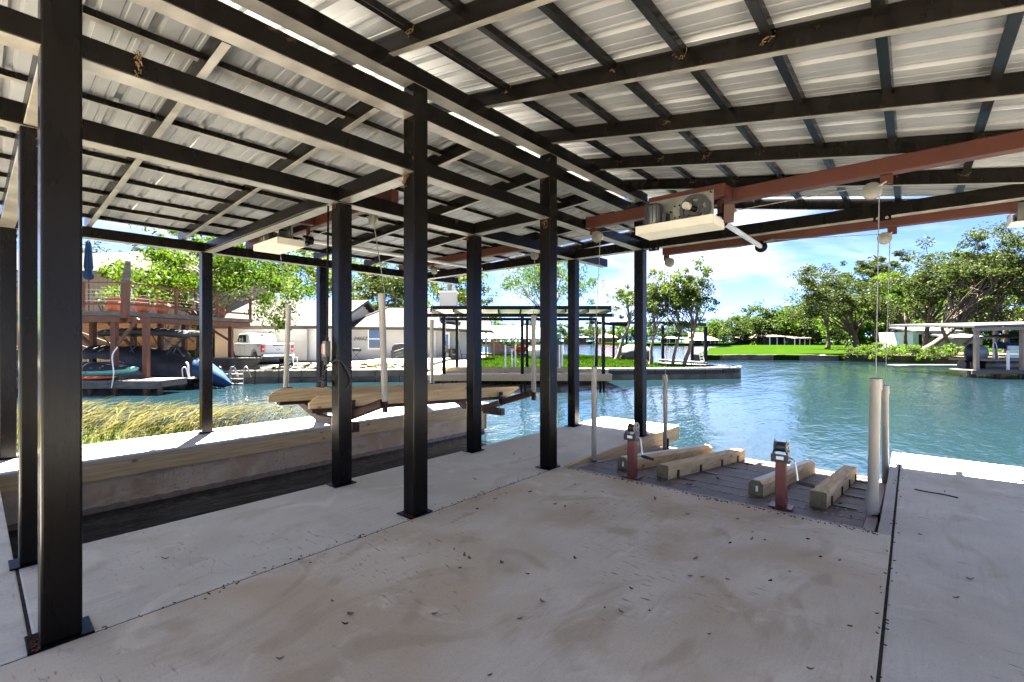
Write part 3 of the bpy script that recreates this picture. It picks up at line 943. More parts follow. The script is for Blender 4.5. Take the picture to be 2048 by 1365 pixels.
cr = thing('boat_cradle', 'hanging cradle of red steel arms and pine bunk boards over the canal', 'boat lift', (-6.3, 4.8, 0.5))
CZ = lambda y: 0.045 * (3.3 - y)
def canal_board(x, y0, y1, ztop, h, bevel0, bevel1):
    pts = []
    for y, z in ((y0, ztop - h), (y1 - bevel1, ztop - h), (y1, ztop - h * 0.15), (y1 - bevel1 * 0.15, ztop), (y0 + bevel0, ztop), (y0, ztop - h * 0.55)):
        pts.append((x - 0.02, y, z + CZ(y)))
    o = MB().poly(pts, (0.045, 0, 0)).build('bunk_board', MAT['pine_y'], cr, bev=0.003)
    return o
canal_board(-6.98, 2.76, 6.75, 0.79, 0.190, 0.16, 0.30)
canal_board(-5.62, 2.70, 6.72, 0.80, 0.165, 0.12, 0.34)
MB().beam((-5.62, 2.72, 0.612 + CZ(2.72)), (-5.62, 6.30, 0.612 + CZ(6.3)), 0.11, 0.05).build('bunk_channel', MAT['red'], cr, bev=0.004)
MB().beam((-6.98, 2.9, 0.575 + CZ(2.9)), (-6.98, 6.50, 0.575 + CZ(6.5)), 0.11, 0.045).build('bunk_channel', MAT['red'], cr, bev=0.004)
for y in (3.30, 6.20):
    z = CZ(y)
    MB().beam((-7.55, y, 0.72 + z), (-6.55, y, 0.40 + z), 0.10, 0.10).build('cradle_arm', MAT['red'], cr, bev=0.005)
    MB().beam((-6.57, y, 0.385 + z), (-5.98, y, 0.385 + z), 0.102, 0.105).build('cradle_bed', MAT['red'], cr, bev=0.005)
    MB().beam((-6.0, y, 0.40 + z), (-4.92, y, 0.74 + z), 0.10, 0.10).build('cradle_arm', MAT['red'], cr, bev=0.005)
    MB().box(-6.0, -5.55, y - 0.052, y + 0.052, 0.30 + z, 0.42 + z).build('bed_plate', MAT['red'], cr, bev=0.004)
    # swinging bracket
    b = MB().beam((-5.57, y - 0.06, 0.47 + z), (-5.54, y - 0.06, 0.73 + z), 0.02, 0.09, up=(0, 1, 0))
    br = b.build('swing_bracket', MAT['black'], cr, bev=0.004)
    MB().tube([(-5.50, y - 0.08, 0.70 + z), (-5.50, y - 0.12, 0.70 + z)], 0.03, 12).build('bracket_roller', MAT['black'], br, smooth=True)
    MB().tube([(-5.56, y - 0.09, 0.58 + z), (-5.56, y - 0.09, 0.36 + z)], 0.008, 6).build('pin', MAT['zinc'], br, smooth=True)
for k, (gx, gy) in CG.items():
    z0 = 0.76 + CZ(gy)
    z1 = 2.07 if gy < 5 else 1.93
    lean = {'a': 0.04, 'b': -0.05}.get(k, 0)
    g = MB().tube([(gx, gy, z0), (gx, gy + lean, z1)], 0.040, 16).build('guide_post', MAT['pvc'], cr, smooth=True)
    MB().tube([(gx, gy + lean, z1 - 0.05), (gx, gy + lean, z1 + 0.01)], [0.046, 0.044], 16).build('post_cap', MAT['pvc'], g, smooth=True)
    MB().box(gx - 0.035, gx + 0.035, gy - 0.02, gy + 0.02, z0 - 0.14, z0 + 0.03).build('post_foot', MAT['red'], g, bev=0.003)

# ------------------------------------------------------------------ power box on a post
pb = thing('power_box', 'grey weatherproof outlet box with plugs and looped cords on a black post', 'outlet box', (-4.70, 2.44, 1.4))
MB().box(-4.685, -4.614, 2.395, 2.452, 1.335, 1.500).build('outlet_box', MAT['zinc'], pb, bev=0.006)
MB().box(-4.72, -4.686, 2.40, 2.447, 1.375, 1.470).build('switch_cover', M('red_cover', (0.25, 0.05, 0.035), rough=0.4), pb, bev=0.004)
MB().box(-4.66, -4.62, 2.385, 2.394, 1.36, 1.47).build('cover_plate', MAT['tray'], pb, bev=0.004)
MB().tube([(-4.645, 2.425, 1.50), (-4.645, 2.425, 1.54)], 0.02, 12).build('conduit_nut', MAT['steel'], pb, smooth=True)
MB().tube([(-4.645, 2.43, 1.54), (-4.645, 2.435, 2.2), (-4.645, 2.44, 2.92)], 0.011, 8).build('conduit', MAT['steel'], pb, smooth=True)
MB().tube([(-4.70, 2.42, 1.375), (-4.70, 2.42, 1.29)], [0.03, 0.018], 12).build('plug', MAT['rubber'], pb, smooth=True)
MB().tube([(-4.64, 2.42, 1.335), (-4.64, 2.42, 1.25)], [0.034, 0.024], 12).build('plug', MAT['rubber'], pb, smooth=True)
def arc(pts, n=10):
    out = []
    P_ = [Vector(p) for p in pts]
    P_ = [P_[0] * 2 - P_[1]] + P_ + [P_[-1] * 2 - P_[-2]]
    for i in range(1, len(P_) - 2):
        for k in range(n):
            t = k / n
            a, b, c, d = P_[i - 1:i + 3]
            out.append(0.5 * ((2 * b) + (c - a) * t + (2 * a - 5 * b + 4 * c - d) * t * t + (3 * b - a - 3 * c + d) * t ** 3))
    out.append(P_[-2])
    return out
MB().tube(arc([(-4.70, 2.42, 1.29), (-4.70, 2.41, 1.15), (-4.69, 2.40, 1.06)]), 0.007, 6).tube([(-4.69, 2.40, 1.08), (-4.69, 2.40, 1.01)], 0.018, 8).build('cord', MAT['rubber'], pb, smooth=True)
MB().tube(arc([(-4.64, 2.42, 1.25), (-4.66, 2.41, 1.16), (-4.60, 2.38, 1.12), (-4.68, 2.37, 1.08), (-4.62, 2.40, 1.20), (-4.50, 2.44, 1.30), (-4.44, 2.50, 1.26), (-4.43, 2.58, 1.10), (-4.47, 2.52, 1.0), (-4.58, 2.40, 1.03), (-4.63, 2.38, 1.05)]), 0.006, 6).build('cord', MAT['rubber'], pb, smooth=True)
MB().tube([(-4.645, 2.40, 1.085), (-4.645, 2.40, 1.03)], 0.02, 8).build('plug', MAT['rubber'], pb, smooth=True)
# cord clipped along the cross beam
bc = MB().tube(arc([(-4.66, 2.425, 2.92), (-5.2, 2.425, 2.945), (-6.0, 2.425, 2.94), (-7.2, 2.425, 2.945), (-8.5, 2.425, 2.94)]), 0.006, 6)
tag(bc.build('clipped_cord', MAT['rubber']), 'thin black power cord clipped along a cross beam above the canal', 'cord')
# tray of another hoist on the dock's other slip
t2 = thing('metal_tray', 'beige folded metal tray fixed behind the end of the lower red beam', 'metal tray', (0.95, 7.2, 2.8))
tb = MB()
tb.box(0.80, 1.15, 7.22, 7.55, 2.762, 2.770)
tb.box(0.80, 0.808, 7.22, 7.55, 2.770, 2.86)
tb.box(0.80, 1.15, 7.542, 7.55, 2.770, 2.90)
tb.build('tray', MAT['tray'], t2)
MB().box(0.85, 1.12, 7.30, 7.48, 2.771, 2.98).build('housing', MAT['zinc'], t2, bev=0.006)

# ------------------------------------------------------------------ leaves and twigs on the slabs
def leaf_mesh(seed, n=6):
    rr = random.Random(seed)
    L_, W_ = 0.05, 0.016
    vs, fs = [], []
    for i in range(n + 1):
        t = i / n
        w = W_ * math.sin(math.pi * min(0.98, t * 0.95 + 0.03)) ** 0.8
        z = 0.004 + 0.012 * (t - 0.4) ** 2 * 4 * rr.uniform(0.4, 1.4)
        x = L_ * (t - 0.5)
        yo = 0.006 * math.sin(t * 3 + seed)
        vs += [(x, yo - w, z + 0.007), (x, yo, z), (x, yo + w, z + 0.006)]
    for i in range(n):
        a = i * 3
        fs += [(a, a + 3, a + 4, a + 1), (a + 1, a + 4, a + 5, a + 2)]
    me = bpy.data.meshes.new('fallen_leaf')
    me.from_pydata(vs, [], fs)
    me.polygons.foreach_set('use_smooth', [True] * len(me.polygons))
    return me


LM = [leaf_mesh(s) for s in range(5)]
for i, me in enumerate(LM): me.materials.append(leafm if i % 2 == 0 else leafm2)
rl = random.Random(11)
spots = []
from_px = [(940, 1118), (1150, 1118), (1040, 1240), (1210, 1217), (870, 1230), (700, 1232), (690, 1250), (665, 1205), (980, 1352), (1242, 1226), (1085, 1205), (1055, 1150), (1004, 1128), (920, 1138), (908, 1100), (930, 1113), (1262, 1180), (1390, 1120), (1455, 1160), (1380, 1155), (1405, 1157), (1298, 1223), (1418, 1270), (1540, 1163), (1503, 1080), (1504, 1065), (1460, 1088), (1530, 1082), (1640, 1115), (1580, 1145), (1680, 1123), (1890, 985), (1912, 1198), (1700, 1255), (1620, 1340), (1170, 985), (1130, 1015), (1110, 1010), (1060, 985), (1012, 988), (990, 1000), (1150, 970), (1205, 985), (1040, 982), (950, 960), (1028, 910), (1040, 918), (1060, 895), (870, 1010), (955, 1020), (560, 1320), (410, 1200), (330, 1120), (1475, 1040), (1310, 1000), (1375, 1030), (1615, 1080), (1785, 1050), (1840, 1070), (1940, 1160)]
for i, (px, py) in enumerate(from_px):
    d = CAM_H * 930.0 / (py - 682.3)
    p = Q(lat(px, d), d, 0.001)
    if -0.13 < p.x < -0.1: continue
    o = link(LM[i % 5], 'fallen_leaf')
    o.location = p
    o.rotation_euler = (0, 0, rl.uniform(0, 6.28))
    s_ = rl.uniform(0.38, 0.85)
    o.scale = (s_, s_ * rl.uniform(0.7, 1.2), s_)
    tag(o, 'small curled dry leaf lying on the concrete dock', 'leaf', 'dry leaves scattered on the concrete dock')
for i in range(26):
    o = link(LM[i % 5], 'fallen_leaf')
    if i < 8: x, y = rl.uniform(-0.75, -0.34), rl.uniform(5.0, 5.3)
    else: x, y = rl.uniform(-2.95, -0.4), rl.uniform(4.8, 7.2)
    o.location = (x, y, LZ(y) + 0.006)
    o.rotation_euler = (-0.078, 0, rl.uniform(0, 6.28))
    s_ = rl.uniform(0.6, 1.3)
    o.scale = (s_, s_, s_)
    tag(o, 'dry leaf lying on the brown lift deck', 'leaf', 'dry leaves on the lift deck')
db = MB()
for i in range(420):
    k = rl.random()
    if k < 0.5: x, y = rl.uniform(-3.1, -0.2), 4.63 + rl.gauss(-0.03, 0.035)
    elif k < 0.72: x, y = -0.115 + rl.gauss(0, 0.02), rl.uniform(1, 8)
    else: x, y = -3.197 + rl.gauss(0, 0.03), rl.uniform(0.4, 4.6)
    if abs(y - 4.63) < 0.02 and x > -3.1: y -= 0.04
    a = rl.uniform(0, 6.28)
    l_ = rl.uniform(0.004, 0.02)
    db.beam((x, y, 0.002), (x + l_ * math.cos(a), y + l_ * math.sin(a), 0.004), 0.005, 0.004)
tag(db.build('leaf_litter', leafm2), 'fine dark leaf litter gathered along the slab joints', 'leaf litter', kind='stuff')
tw = MB()
def twig(pts, r=0.004): tw.tube(arc(pts, 4), r, 5)
twig([(0.02, 6.2, 0.006), (0.12, 6.15, 0.012), (0.24, 6.17, 0.006), (0.33, 6.12, 0.008)], 0.006)
tag(tw.build('twig', leafm2), 'crooked dark twig lying on the side slab by the joint', 'twig')
# ------------------------------------------------------------------ foliage
def leaf_material(name, c_dark, c_mid, c_light, trans=0.38, rough=0.45):
    m = bpy.data.materials.new(name)
    m.use_nodes = True
    t = m.node_tree
    b = t.nodes['Principled BSDF']
    g = t.nodes.new('ShaderNodeNewGeometry')
    r = t.nodes.new('ShaderNodeValToRGB')
    r.color_ramp.elements[0].color = (*c_dark, 1)
    r.color_ramp.elements[1].color = (*c_light, 1)
    e = r.color_ramp.elements.new(0.5)
    e.color = (*c_mid, 1)
    n = t.nodes.new('ShaderNodeTexNoise')
    n.inputs['Scale'].default_value = 0.45
    n.inputs['Detail'].default_value = 3
    t.links.new(g.outputs['Position'], n.inputs['Vector'])
    a = t.nodes.new('ShaderNodeMath')
    a.operation = 'MULTIPLY_ADD'
    a.inputs[1].default_value = 0.55
    t.links.new(g.outputs['Random Per Island'], a.inputs[0])
    s = t.nodes.new('ShaderNodeMapRange')
    s.inputs['From Min'].default_value = 0.3
    s.inputs['From Max'].default_value = 0.7
    s.inputs['To Max'].default_value = 0.5
    t.links.new(n.outputs['Fac'], s.inputs['Value'])
    t.links.new(s.outputs['Result'], a.inputs[2])
    t.links.new(a.outputs[0], r.inputs['Fac'])
    t.links.new(r.outputs['Color'], b.inputs['Base Color'])
    b.inputs['Roughness'].default_value = rough
    b.inputs['Specular IOR Level'].default_value = 0.04
    tr = t.nodes.new('ShaderNodeBsdfTranslucent')
    hs = t.nodes.new('ShaderNodeMixRGB')
    hs.blend_type = 'MULTIPLY'
    hs.inputs['Fac'].default_value = 1
    hs.inputs['Color2'].default_value = (1.35, 1.3, 0.6, 1)
    t.links.new(r.outputs['Color'], hs.inputs['Color1'])
    t.links.new(hs.outputs['Color'], tr.inputs['Color'])
    mx = t.nodes.new('ShaderNodeMixShader')
    mx.inputs['Fac'].default_value = trans
    t.links.new(b.outputs['BSDF'], mx.inputs[1])
    t.links.new(tr.outputs['BSDF'], mx.inputs[2])
    t.links.new(mx.outputs['Shader'], t.nodes['Material Output'].inputs['Surface'])
    return m


MAT['pecan'] = leaf_material('pecan_leaf', (0.0110, 0.0296, 0.0034), (0.0227, 0.0493, 0.0047), (0.0454, 0.0730, 0.0055), 0.45)
MAT['oak'] = leaf_material('oak_leaf', (0.0110, 0.0201, 0.0063), (0.0227, 0.0351, 0.0117), (0.0403, 0.0548, 0.0203), 0.30)
MAT['oakb'] = leaf_material('bright_leaf', (0.0195, 0.0438, 0.0068), (0.0366, 0.0712, 0.0107), (0.0586, 0.0958, 0.0147), 0.42)
MAT['yellow'] = leaf_material('yellow_leaf', (0.0188, 0.0349, 0.0055), (0.0359, 0.0575, 0.0070), (0.0564, 0.0781, 0.0086), 0.45)
MAT['cypress'] = leaf_material('cypress_leaf', (0.0166, 0.0372, 0.0098), (0.0303, 0.0602, 0.0166), (0.0488, 0.0821, 0.0244), 0.42)
MAT['cedar'] = leaf_material('elm_leaf', (0.0166, 0.0317, 0.0088), (0.0342, 0.0548, 0.0147), (0.0611, 0.0849, 0.0244), 0.38)
MAT['far'] = leaf_material('far_leaf', (0.0147, 0.0301, 0.0088), (0.0283, 0.0493, 0.0137), (0.0464, 0.0684, 0.0195), 0.30)
MAT['bark'] = M('oak_bark', (0.125, 0.100, 0.078), rough=0.95, col2=(0.055, 0.043, 0.034), vs=5, st=(2, 2, 0.5), bump=1.0, bs=7, world=True, spec=0.1)
MAT['barkp'] = M('pale_bark', (0.20, 0.165, 0.125), rough=0.95, col2=(0.085, 0.066, 0.05), vs=5, st=(2, 2, 0.5), bump=1.0, bs=8, world=True, spec=0.1)


def leaf_cards(cen, rad, per, size, rng, droop=0.0, aspect=0.45, flat=0.5):
    """cen (k,3), rad (k,) -> leaf quads spread through the clumps"""
    k = len(cen)
    n = k * per
    c = np.repeat(cen, per, axis=0)
    r = np.repeat(rad, per)
    dv = rng.normal(size=(n, 3))
    dv /= np.linalg.norm(dv, axis=1)[:, None]
    rr = rng.random(n) ** 0.45
    off = dv * (rr * r)[:, None]
    off[:, 2] *= 0.72
    p = c + off
    p[:, 2] -= droop * rr * r * rng.random(n)
    # leaf axes
    a = rng.normal(size=(n, 3))
    a[:, 2] = a[:, 2] * flat - droop * 1.3
    a /= np.linalg.norm(a, axis=1)[:, None]
    q = rng.normal(size=(n, 3))
    b = np.cross(a, q)
    b /= np.linalg.norm(b, axis=1)[:, None]
    ln = size * (0.6 + 0.8 * rng.random(n))[:, None]
    a = a * ln * 0.5
    b = b * ln * 0.5 * aspect
    V = np.stack([p - a, p - a * 0.1 + b, p + a, p - a * 0.1 - b], axis=1).reshape(-1, 3)
    F = np.arange(n * 4).reshape(-1, 4)
    return V, F


def tree_parts(seed, base, h, crown_c, crown_r, trunk_r, fork, clumps, per, size, leafm_, barkm, lean=(0, 0), droop=0.0, clump_r=0.22, stems=None, aspect=0.45, hollow=0.35, flat_base=0.35, limbs=9, name='tree', label=None, cat='tree', group=None, extra=None):
    """base world point; crown_c / crown_r: ellipsoid centre offset and radii; builds trunk (with limbs) and crown as parts of one thing"""
    rng = np.random.default_rng(seed)
    rr = random.Random(seed)
    base = Vector(base)
    t = thing(name, label, cat, base, rr.uniform(0, 0.01), group)
    cc = base + Vector(crown_c)
    cr_ = Vector(crown_r)
    # clump centres through the ellipsoid, lumpy outline
    pts = []
    ph = [rr.uniform(0, 6.28) for _ in range(6)]
    while len(pts) < clumps:
        v = rng.normal(size=3)
        v /= np.linalg.norm(v)
        if v[2] < -flat_base and rr.random() < 0.75: continue
        az = math.atan2(v[1], v[0])
        lump = 1 + 0.16 * math.sin(3 * az + ph[0]) + 0.12 * math.sin(5 * az + ph[1] + 2 * v[2]) + 0.14 * math.sin(4 * v[2] * 2 + ph[2] + az)
        r_ = (hollow + (1 - hollow) * rr.random() ** 0.6) * lump
        pts.append((cc.x + v[0] * cr_.x * r_, cc.y + v[1] * cr_.y * r_, cc.z + v[2] * cr_.z * r_))
    if extra:
        for e in extra: pts.append(tuple(base + Vector(e)))
    cen = np.array(pts)
    mr = (cr_.x + cr_.y + cr_.z) / 3
    rad = mr * clump_r * (0.55 + 0.9 * rng.random(len(cen)))
    V, F = leaf_cards(cen, rad, per, size, rng, droop, aspect)
    inv = np.array(base)
    me = np_mesh('crown', V - inv, F)
    cro = link(me, 'crown', leafm_, t)
    t.rotation_euler = (0, 0, 0)
    WM[t] = Matrix.Translation(base)
    # trunk and limbs
    b = MB()
    for st in (stems or [((0, 0), lean, 1.0)]):
        o_, le, k = st
        p0 = base + Vector((o_[0], o_[1], -0.25))
        p2 = base + Vector((o_[0] + le[0], o_[1] + le[1], fork))
        p1 = (p0 + p2) / 2 + Vector((rr.uniform(-0.1, 0.1), rr.uniform(-0.1, 0.1), 0)) * fork * 0.35
        path = arc([p0, p0 + (p1 - p0) * 0.5 + Vector((rr.uniform(-.04, .04) * fork, 0, 0)), p1, p2], 3)
        rs = [trunk_r * k * (1.0 - 0.42 * i / (len(path) - 1)) for i in range(len(path))]
        rs[0] *= 1.45
        rs[1] *= 1.12
        b.tube(path, rs, 9)
        tip_r = rs[-1]
        order = rng.permutation(len(cen))[:limbs]
        for i in order:
            tgt = Vector(cen[i])
            mid = p2 + (tgt - p2) * 0.5 + Vector((rr.uniform(-1, 1), rr.uniform(-1, 1), rr.uniform(0.0, 1.0))) * mr * 0.14
            pth = arc([p2 - Vector((0, 0, tip_r)), p2 + (mid - p2) * 0.5, mid, tgt], 3)
            b.tube(pth, [tip_r * (0.62 - 0.50 * j / (len(pth) - 1)) for j in range(len(pth))], 6, cap=False)
            for j in range(2):
                s_ = Vector(cen[int(rng.integers(len(cen)))])
                if (s_ - mid).length < mr * 0.75:
                    m2 = (mid + s_) / 2 + Vector((0, 0, mr * 0.05))
                    b.tube([mid, m2, s_], [tip_r * 0.30, tip_r * 0.2, tip_r * 0.06], 5, cap=False)
    b.build('trunk', barkm, t, smooth='all')
    return t


# ------------------------------------------------------------------ reeds on the near bank
def reed_bed():
    rng = np.random.default_rng(5)
    n = 15000
    # wedge of bank between the walkway and the cove
    X = -9.2 - rng.random(n) ** 1.15 * 5.2
    Y = -4.5 + rng.random(n) * 9.6
    edge_ = np.interp(X, [-15.2, -13.4, -11.9, -10.4, -9.5, -9.2], [-0.6, 1.6, 2.9, 3.9, 4.7, 4.9])
    ok = (Y < edge_ + 0.25)
    X, Y = X[ok], Y[ok]
    edge_ = edge_[ok]
    n = len(X)
    near_edge = np.clip(1 - (edge_ - Y) / 2.6, 0, 1)
    tall = rng.random(n) < (0.10 + 0.45 * near_edge)
    h = np.where(tall, 0.50 + 0.42 * rng.random(n), 0.12 + 0.26 * rng.random(n))
    h = np.where((X > -9.7), h * 0.55, h)
    yaw = rng.normal(0.55, 0.55, n) + PSI          # wind bends them one way
    bend = np.where(tall, 0.75 + 0.5 * rng.random(n), 0.3 + 0.5 * rng.random(n))
    w = np.where(tall, 0.006, 0.0075) * (0.7 + 0.8 * rng.random(n))
    seg = 5
    dx, dy = np.cos(yaw), np.sin(yaw)
    rows = []
    for i in range(seg + 1):
        t = i / seg
        zz = -0.31 + h * (t - 0.42 * bend * t ** 2.4)
        out = h * bend * 0.75 * t ** 1.9
        ww = w * (1 - 0.85 * t)
        plume = np.where(tall & (t > 0.55), 0.012 * math.sin((t - 0.5) * math.pi * 2 * 0.95) , 0)
        ww = ww + np.abs(plume)
        px_, py_ = X + dx * out, Y + dy * out
        rows.append(np.stack([px_ - dy * ww, py_ + dx * ww, zz], 1))
        rows.append(np.stack([px_ + dy * ww, py_ - dx * ww, zz + ww * 0.5], 1))
    V = np.stack(rows, 1)               # n, 2(seg+1), 3
    F = []
    base = np.arange(n) * (2 * (seg + 1))
    for i in range(seg):
        F.append(np.stack([base + 2 * i, base + 2 * i + 1, base + 2 * i + 3, base + 2 * i + 2], 1))
    F = np.stack(F, 1)
    for nm, sel, m, lb in (('tall_grass', tall, MAT['reed'], 'wind-bent straw coloured seed grass along the cove bank'), ('bank_grass', ~tall, MAT['reedg'], 'low green and dry grass behind the concrete walkway')):
        idx = np.nonzero(sel)[0]
        v = V[idx].reshape(-1, 3)
        f = np.concatenate([F[idx][:, k] - base[idx][:, None] + (np.arange(len(idx)) * 2 * (seg + 1))[:, None] for k in range(seg)])
        o = link(np_mesh(nm, v, f), nm, m)
        tag(o, lb, 'grass', kind='stuff')


MAT['reed'] = leaf_material('straw_grass', (0.026, 0.029, 0.015), (0.050, 0.047, 0.030), (0.100, 0.090, 0.070), 0.35)
MAT['reedg'] = leaf_material('green_grass', (0.013, 0.030, 0.006), (0.023, 0.042, 0.010), (0.050, 0.054, 0.026), 0.35)
reed_bed()


def lawn_blades(name, pts, z, n, h, seed, m, label):
    """loose blades over a lawn outline (site frame)"""
    rng = np.random.default_rng(seed)
    poly = np.array(pts)
    lo, hi = poly.min(0), poly.max(0)
    p = lo + rng.random((n * 3, 2)) * (hi - lo)
    inside = np.zeros(len(p), bool)
    j = len(poly) - 1
    for i in range(len(poly)):
        c = ((poly[i, 1] > p[:, 1]) != (poly[j, 1] > p[:, 1])) & (p[:, 0] < (poly[j, 0] - poly[i, 0]) * (p[:, 1] - poly[i, 1]) / (poly[j, 1] - poly[i, 1] + 1e-12) + poly[i, 0])
        inside ^= c
        j = i
    p = p[inside][:n]
    n = len(p)
    c, s = math.cos(PSI), math.sin(PSI)
    W = np.stack([p[:, 0] * c - p[:, 1] * s, p[:, 0] * s + p[:, 1] * c, np.full(n, z)], 1)
    a = rng.random(n) * 6.283
    hh = h * (0.5 + rng.random(n))
    w = 0.02 + 0.02 * rng.random(n)
    d = np.stack([np.cos(a), np.sin(a), np.zeros(n)], 1)
    tip = W + np.stack([rng.normal(0, .4, n) * hh, rng.normal(0, .4, n) * hh, hh], 1)
    V = np.stack([W - d * w[:, None], W + d * w[:, None], tip], 1).reshape(-1, 3)
    o = link(np_mesh(name, V, np.arange(3 * n).reshape(-1, 3)), name, m)
    tag(o, label, 'grass', kind='stuff')


MAT['blade'] = leaf_material('lawn_blade', (0.009, 0.029, 0.0016), (0.015, 0.042, 0.002), (0.025, 0.055, 0.004), 0.3)
lawn_blades('lawn_grass', PEN, -0.10, 26000, 0.09, 3, MAT['blade'], 'bright green mown grass on the walled point')

# ------------------------------------------------------------------ trees
g0 = 'big oaks on the bank across the water'
def T(px, d, z, **k):
    p = Q(lat(px, d), d, z)
    return tree_parts(base=p, **k)


# pecan hanging over the cove, behind the timber deck
def cs(l, d, z): 
    v = CAMF.to_3x3() @ Vector((l, d, z))
    return (v.x, v.y, v.z)
T(400, 27.5, 0.0, seed=21, h=9, crown_c=cs(1.1, -0.3, 5.2), crown_r=(4.6, 4.6, 2.9), trunk_r=0.26, fork=2.9, clumps=150, per=130, size=0.20, leafm_=MAT['pecan'], barkm=MAT['bark'], droop=0.35, clump_r=0.17, limbs=16,
  name='pecan_tree', label='leafy bright green tree spreading over the timber deck and white pickup', hollow=0.25, aspect=0.42,
  extra=[cs(4.6, -0.6, 3.0), cs(5.3, -0.5, 3.6), cs(4.9, -0.4, 2.6), cs(5.6, -0.4, 4.6), cs(-3.4, -0.5, 5.2), cs(-4.1, -0.3, 5.8), cs(-3.2, 0, 4.4), cs(-4.9, -.5, 4.3), cs(-2.6, -0.5, 6.8), cs(5.4, -0.6, 3.1), cs(5.0, -0.6, 2.5)])
# trees behind the white house
for i, (px, d, cz, rx, rz, mt, lb) in enumerate([(610, 52, 8.2, 4.6, 4.0, 'yellow', 'yellow-green tree rising behind the garage roof'),
                                          (715, 56, 8.4, 4.2, 4.2, 'yellow', 'tall yellow-green tree behind the roof peak of the white house'),
                                          (768, 50, 6.8, 3.2, 3.4, 'oak', 'dark thin-leaved tree behind the gable of the white house'),
                                          (835, 57, 7.8, 4.0, 4.2, 'yellow', 'yellow-green tree behind the white chimney'),
                                          (925, 58, 7.6, 3.8, 4.6, 'yellow', 'rounded yellow-green tree between chimney and lake'),
                                          (500, 60, 8.0, 5.2, 4.2, 'oakb', 'green tree behind the pickup and garage'),
                                          (230, 60, 9.5, 4.5, 4.6, 'oak', 'grey-green tree above the tan house roof'),
                                          (60, 48, 8.5, 5.5, 6.0, 'oak', 'grey-green tree beside the brick house')]):
    T(px, d, -0.1, seed=40 + i, h=11, crown_c=(0, 0, cz), crown_r=(rx, rx, rz), trunk_r=0.28, fork=3.6, clumps=64, per=90, size=0.34, leafm_=MAT[mt], barkm=MAT['bark'], clump_r=0.24, name='broadleaf_tree', label=lb, group='trees behind the houses', limbs=7)
# cypress on the lake edge
T(1098, 47, -0.1, seed=61, h=13, crown_c=(0, 0, 7.4), crown_r=(4.9, 4.9, 5.0), trunk_r=0.30, fork=4.0, clumps=92, per=120, size=0.30, leafm_=MAT['cypress'], barkm=MAT['barkp'], droop=0.7, clump_r=0.19, aspect=0.26, limbs=14, hollow=0.35, name='cypress_tree', label='feathery cypress rising behind the black dock roof', extra=[cs(-4.8, 0, 3.2), cs(-4.2, 0, 2.4), cs(-3.6, 0, 1.9), cs(-5.2, 0, 4.4)])
# clump of three stems on the grassy point
p = Q(lat(1345, 30.5), 30.5, -0.1)
v1 = CAMF.to_3x3() @ Vector((-1.25, 0.9, 0)); v2 = CAMF.to_3x3() @ Vector((0.0, 0, 0)); v3 = CAMF.to_3x3() @ Vector((0.62, -0.2, 0))
l1 = CAMF.to_3x3() @ Vector((0.35, 0, 0)); l2 = CAMF.to_3x3() @ Vector((0.5, 0, 0)); l3 = CAMF.to_3x3() @ Vector((0.75, 0, 0))
for i, (v, l_, cc, cr_, k, lb, fk, ns) in enumerate([(v1, l1, (-0.75, 0.8, 3.9), (1.55, 1.5, 2.0), 0.9, 'slim tree with pale bark, farthest of the three from the wall tip', 2.2, 62),
                                         (v2, l2, (0.35, 0, 4.4), (1.75, 1.7, 2.2), 0.85, 'middle of three slim pale-barked trees on the grassy point', 2.1, 74),
                                         (v3, l3, (1.25, -0.2, 4.3), (1.65, 1.6, 2.4), 1.0, 'pale-barked tree of three, closest to the tip of the walled point', 2.4, 72)]):
    c3 = CAMF.to_3x3() @ Vector(cc)
    tree_parts(seed=70 + i, base=p + v, h=7, crown_c=tuple(c3 - v * 1.0 if False else (c3 - v)), crown_r=cr_, trunk_r=0.155 * k, fork=fk, clumps=ns, per=84, size=0.155, leafm_=MAT['cedar'], barkm=MAT['barkp'], lean=(l_.x, l_.y), droop=0.25, clump_r=0.21, limbs=12, hollow=0.2, name='slim_tree', label=lb, group='three trees on the grassy point', aspect=0.5)
lt = Q(lat(1231, 41), 41, -0.1)
lv = CAMF.to_3x3() @ Vector((1.25, 0, 0))
tree_parts(seed=79, base=lt, h=7, crown_c=tuple(lv * 1.05 + Vector((0, 0, 5.0))), crown_r=(1.9, 1.9, 2.0), trunk_r=0.20, fork=3.2, clumps=44, per=70, size=0.20, leafm_=MAT['cedar'], barkm=MAT['barkp'], lean=(lv.x, lv.y), clump_r=0.22, limbs=8, name='slim_tree', label='tree with a trunk slanting over beside the covered boat', cat='tree', extra=[tuple(CAMF.to_3x3() @ Vector((-0.3, 0, 3.9)))])

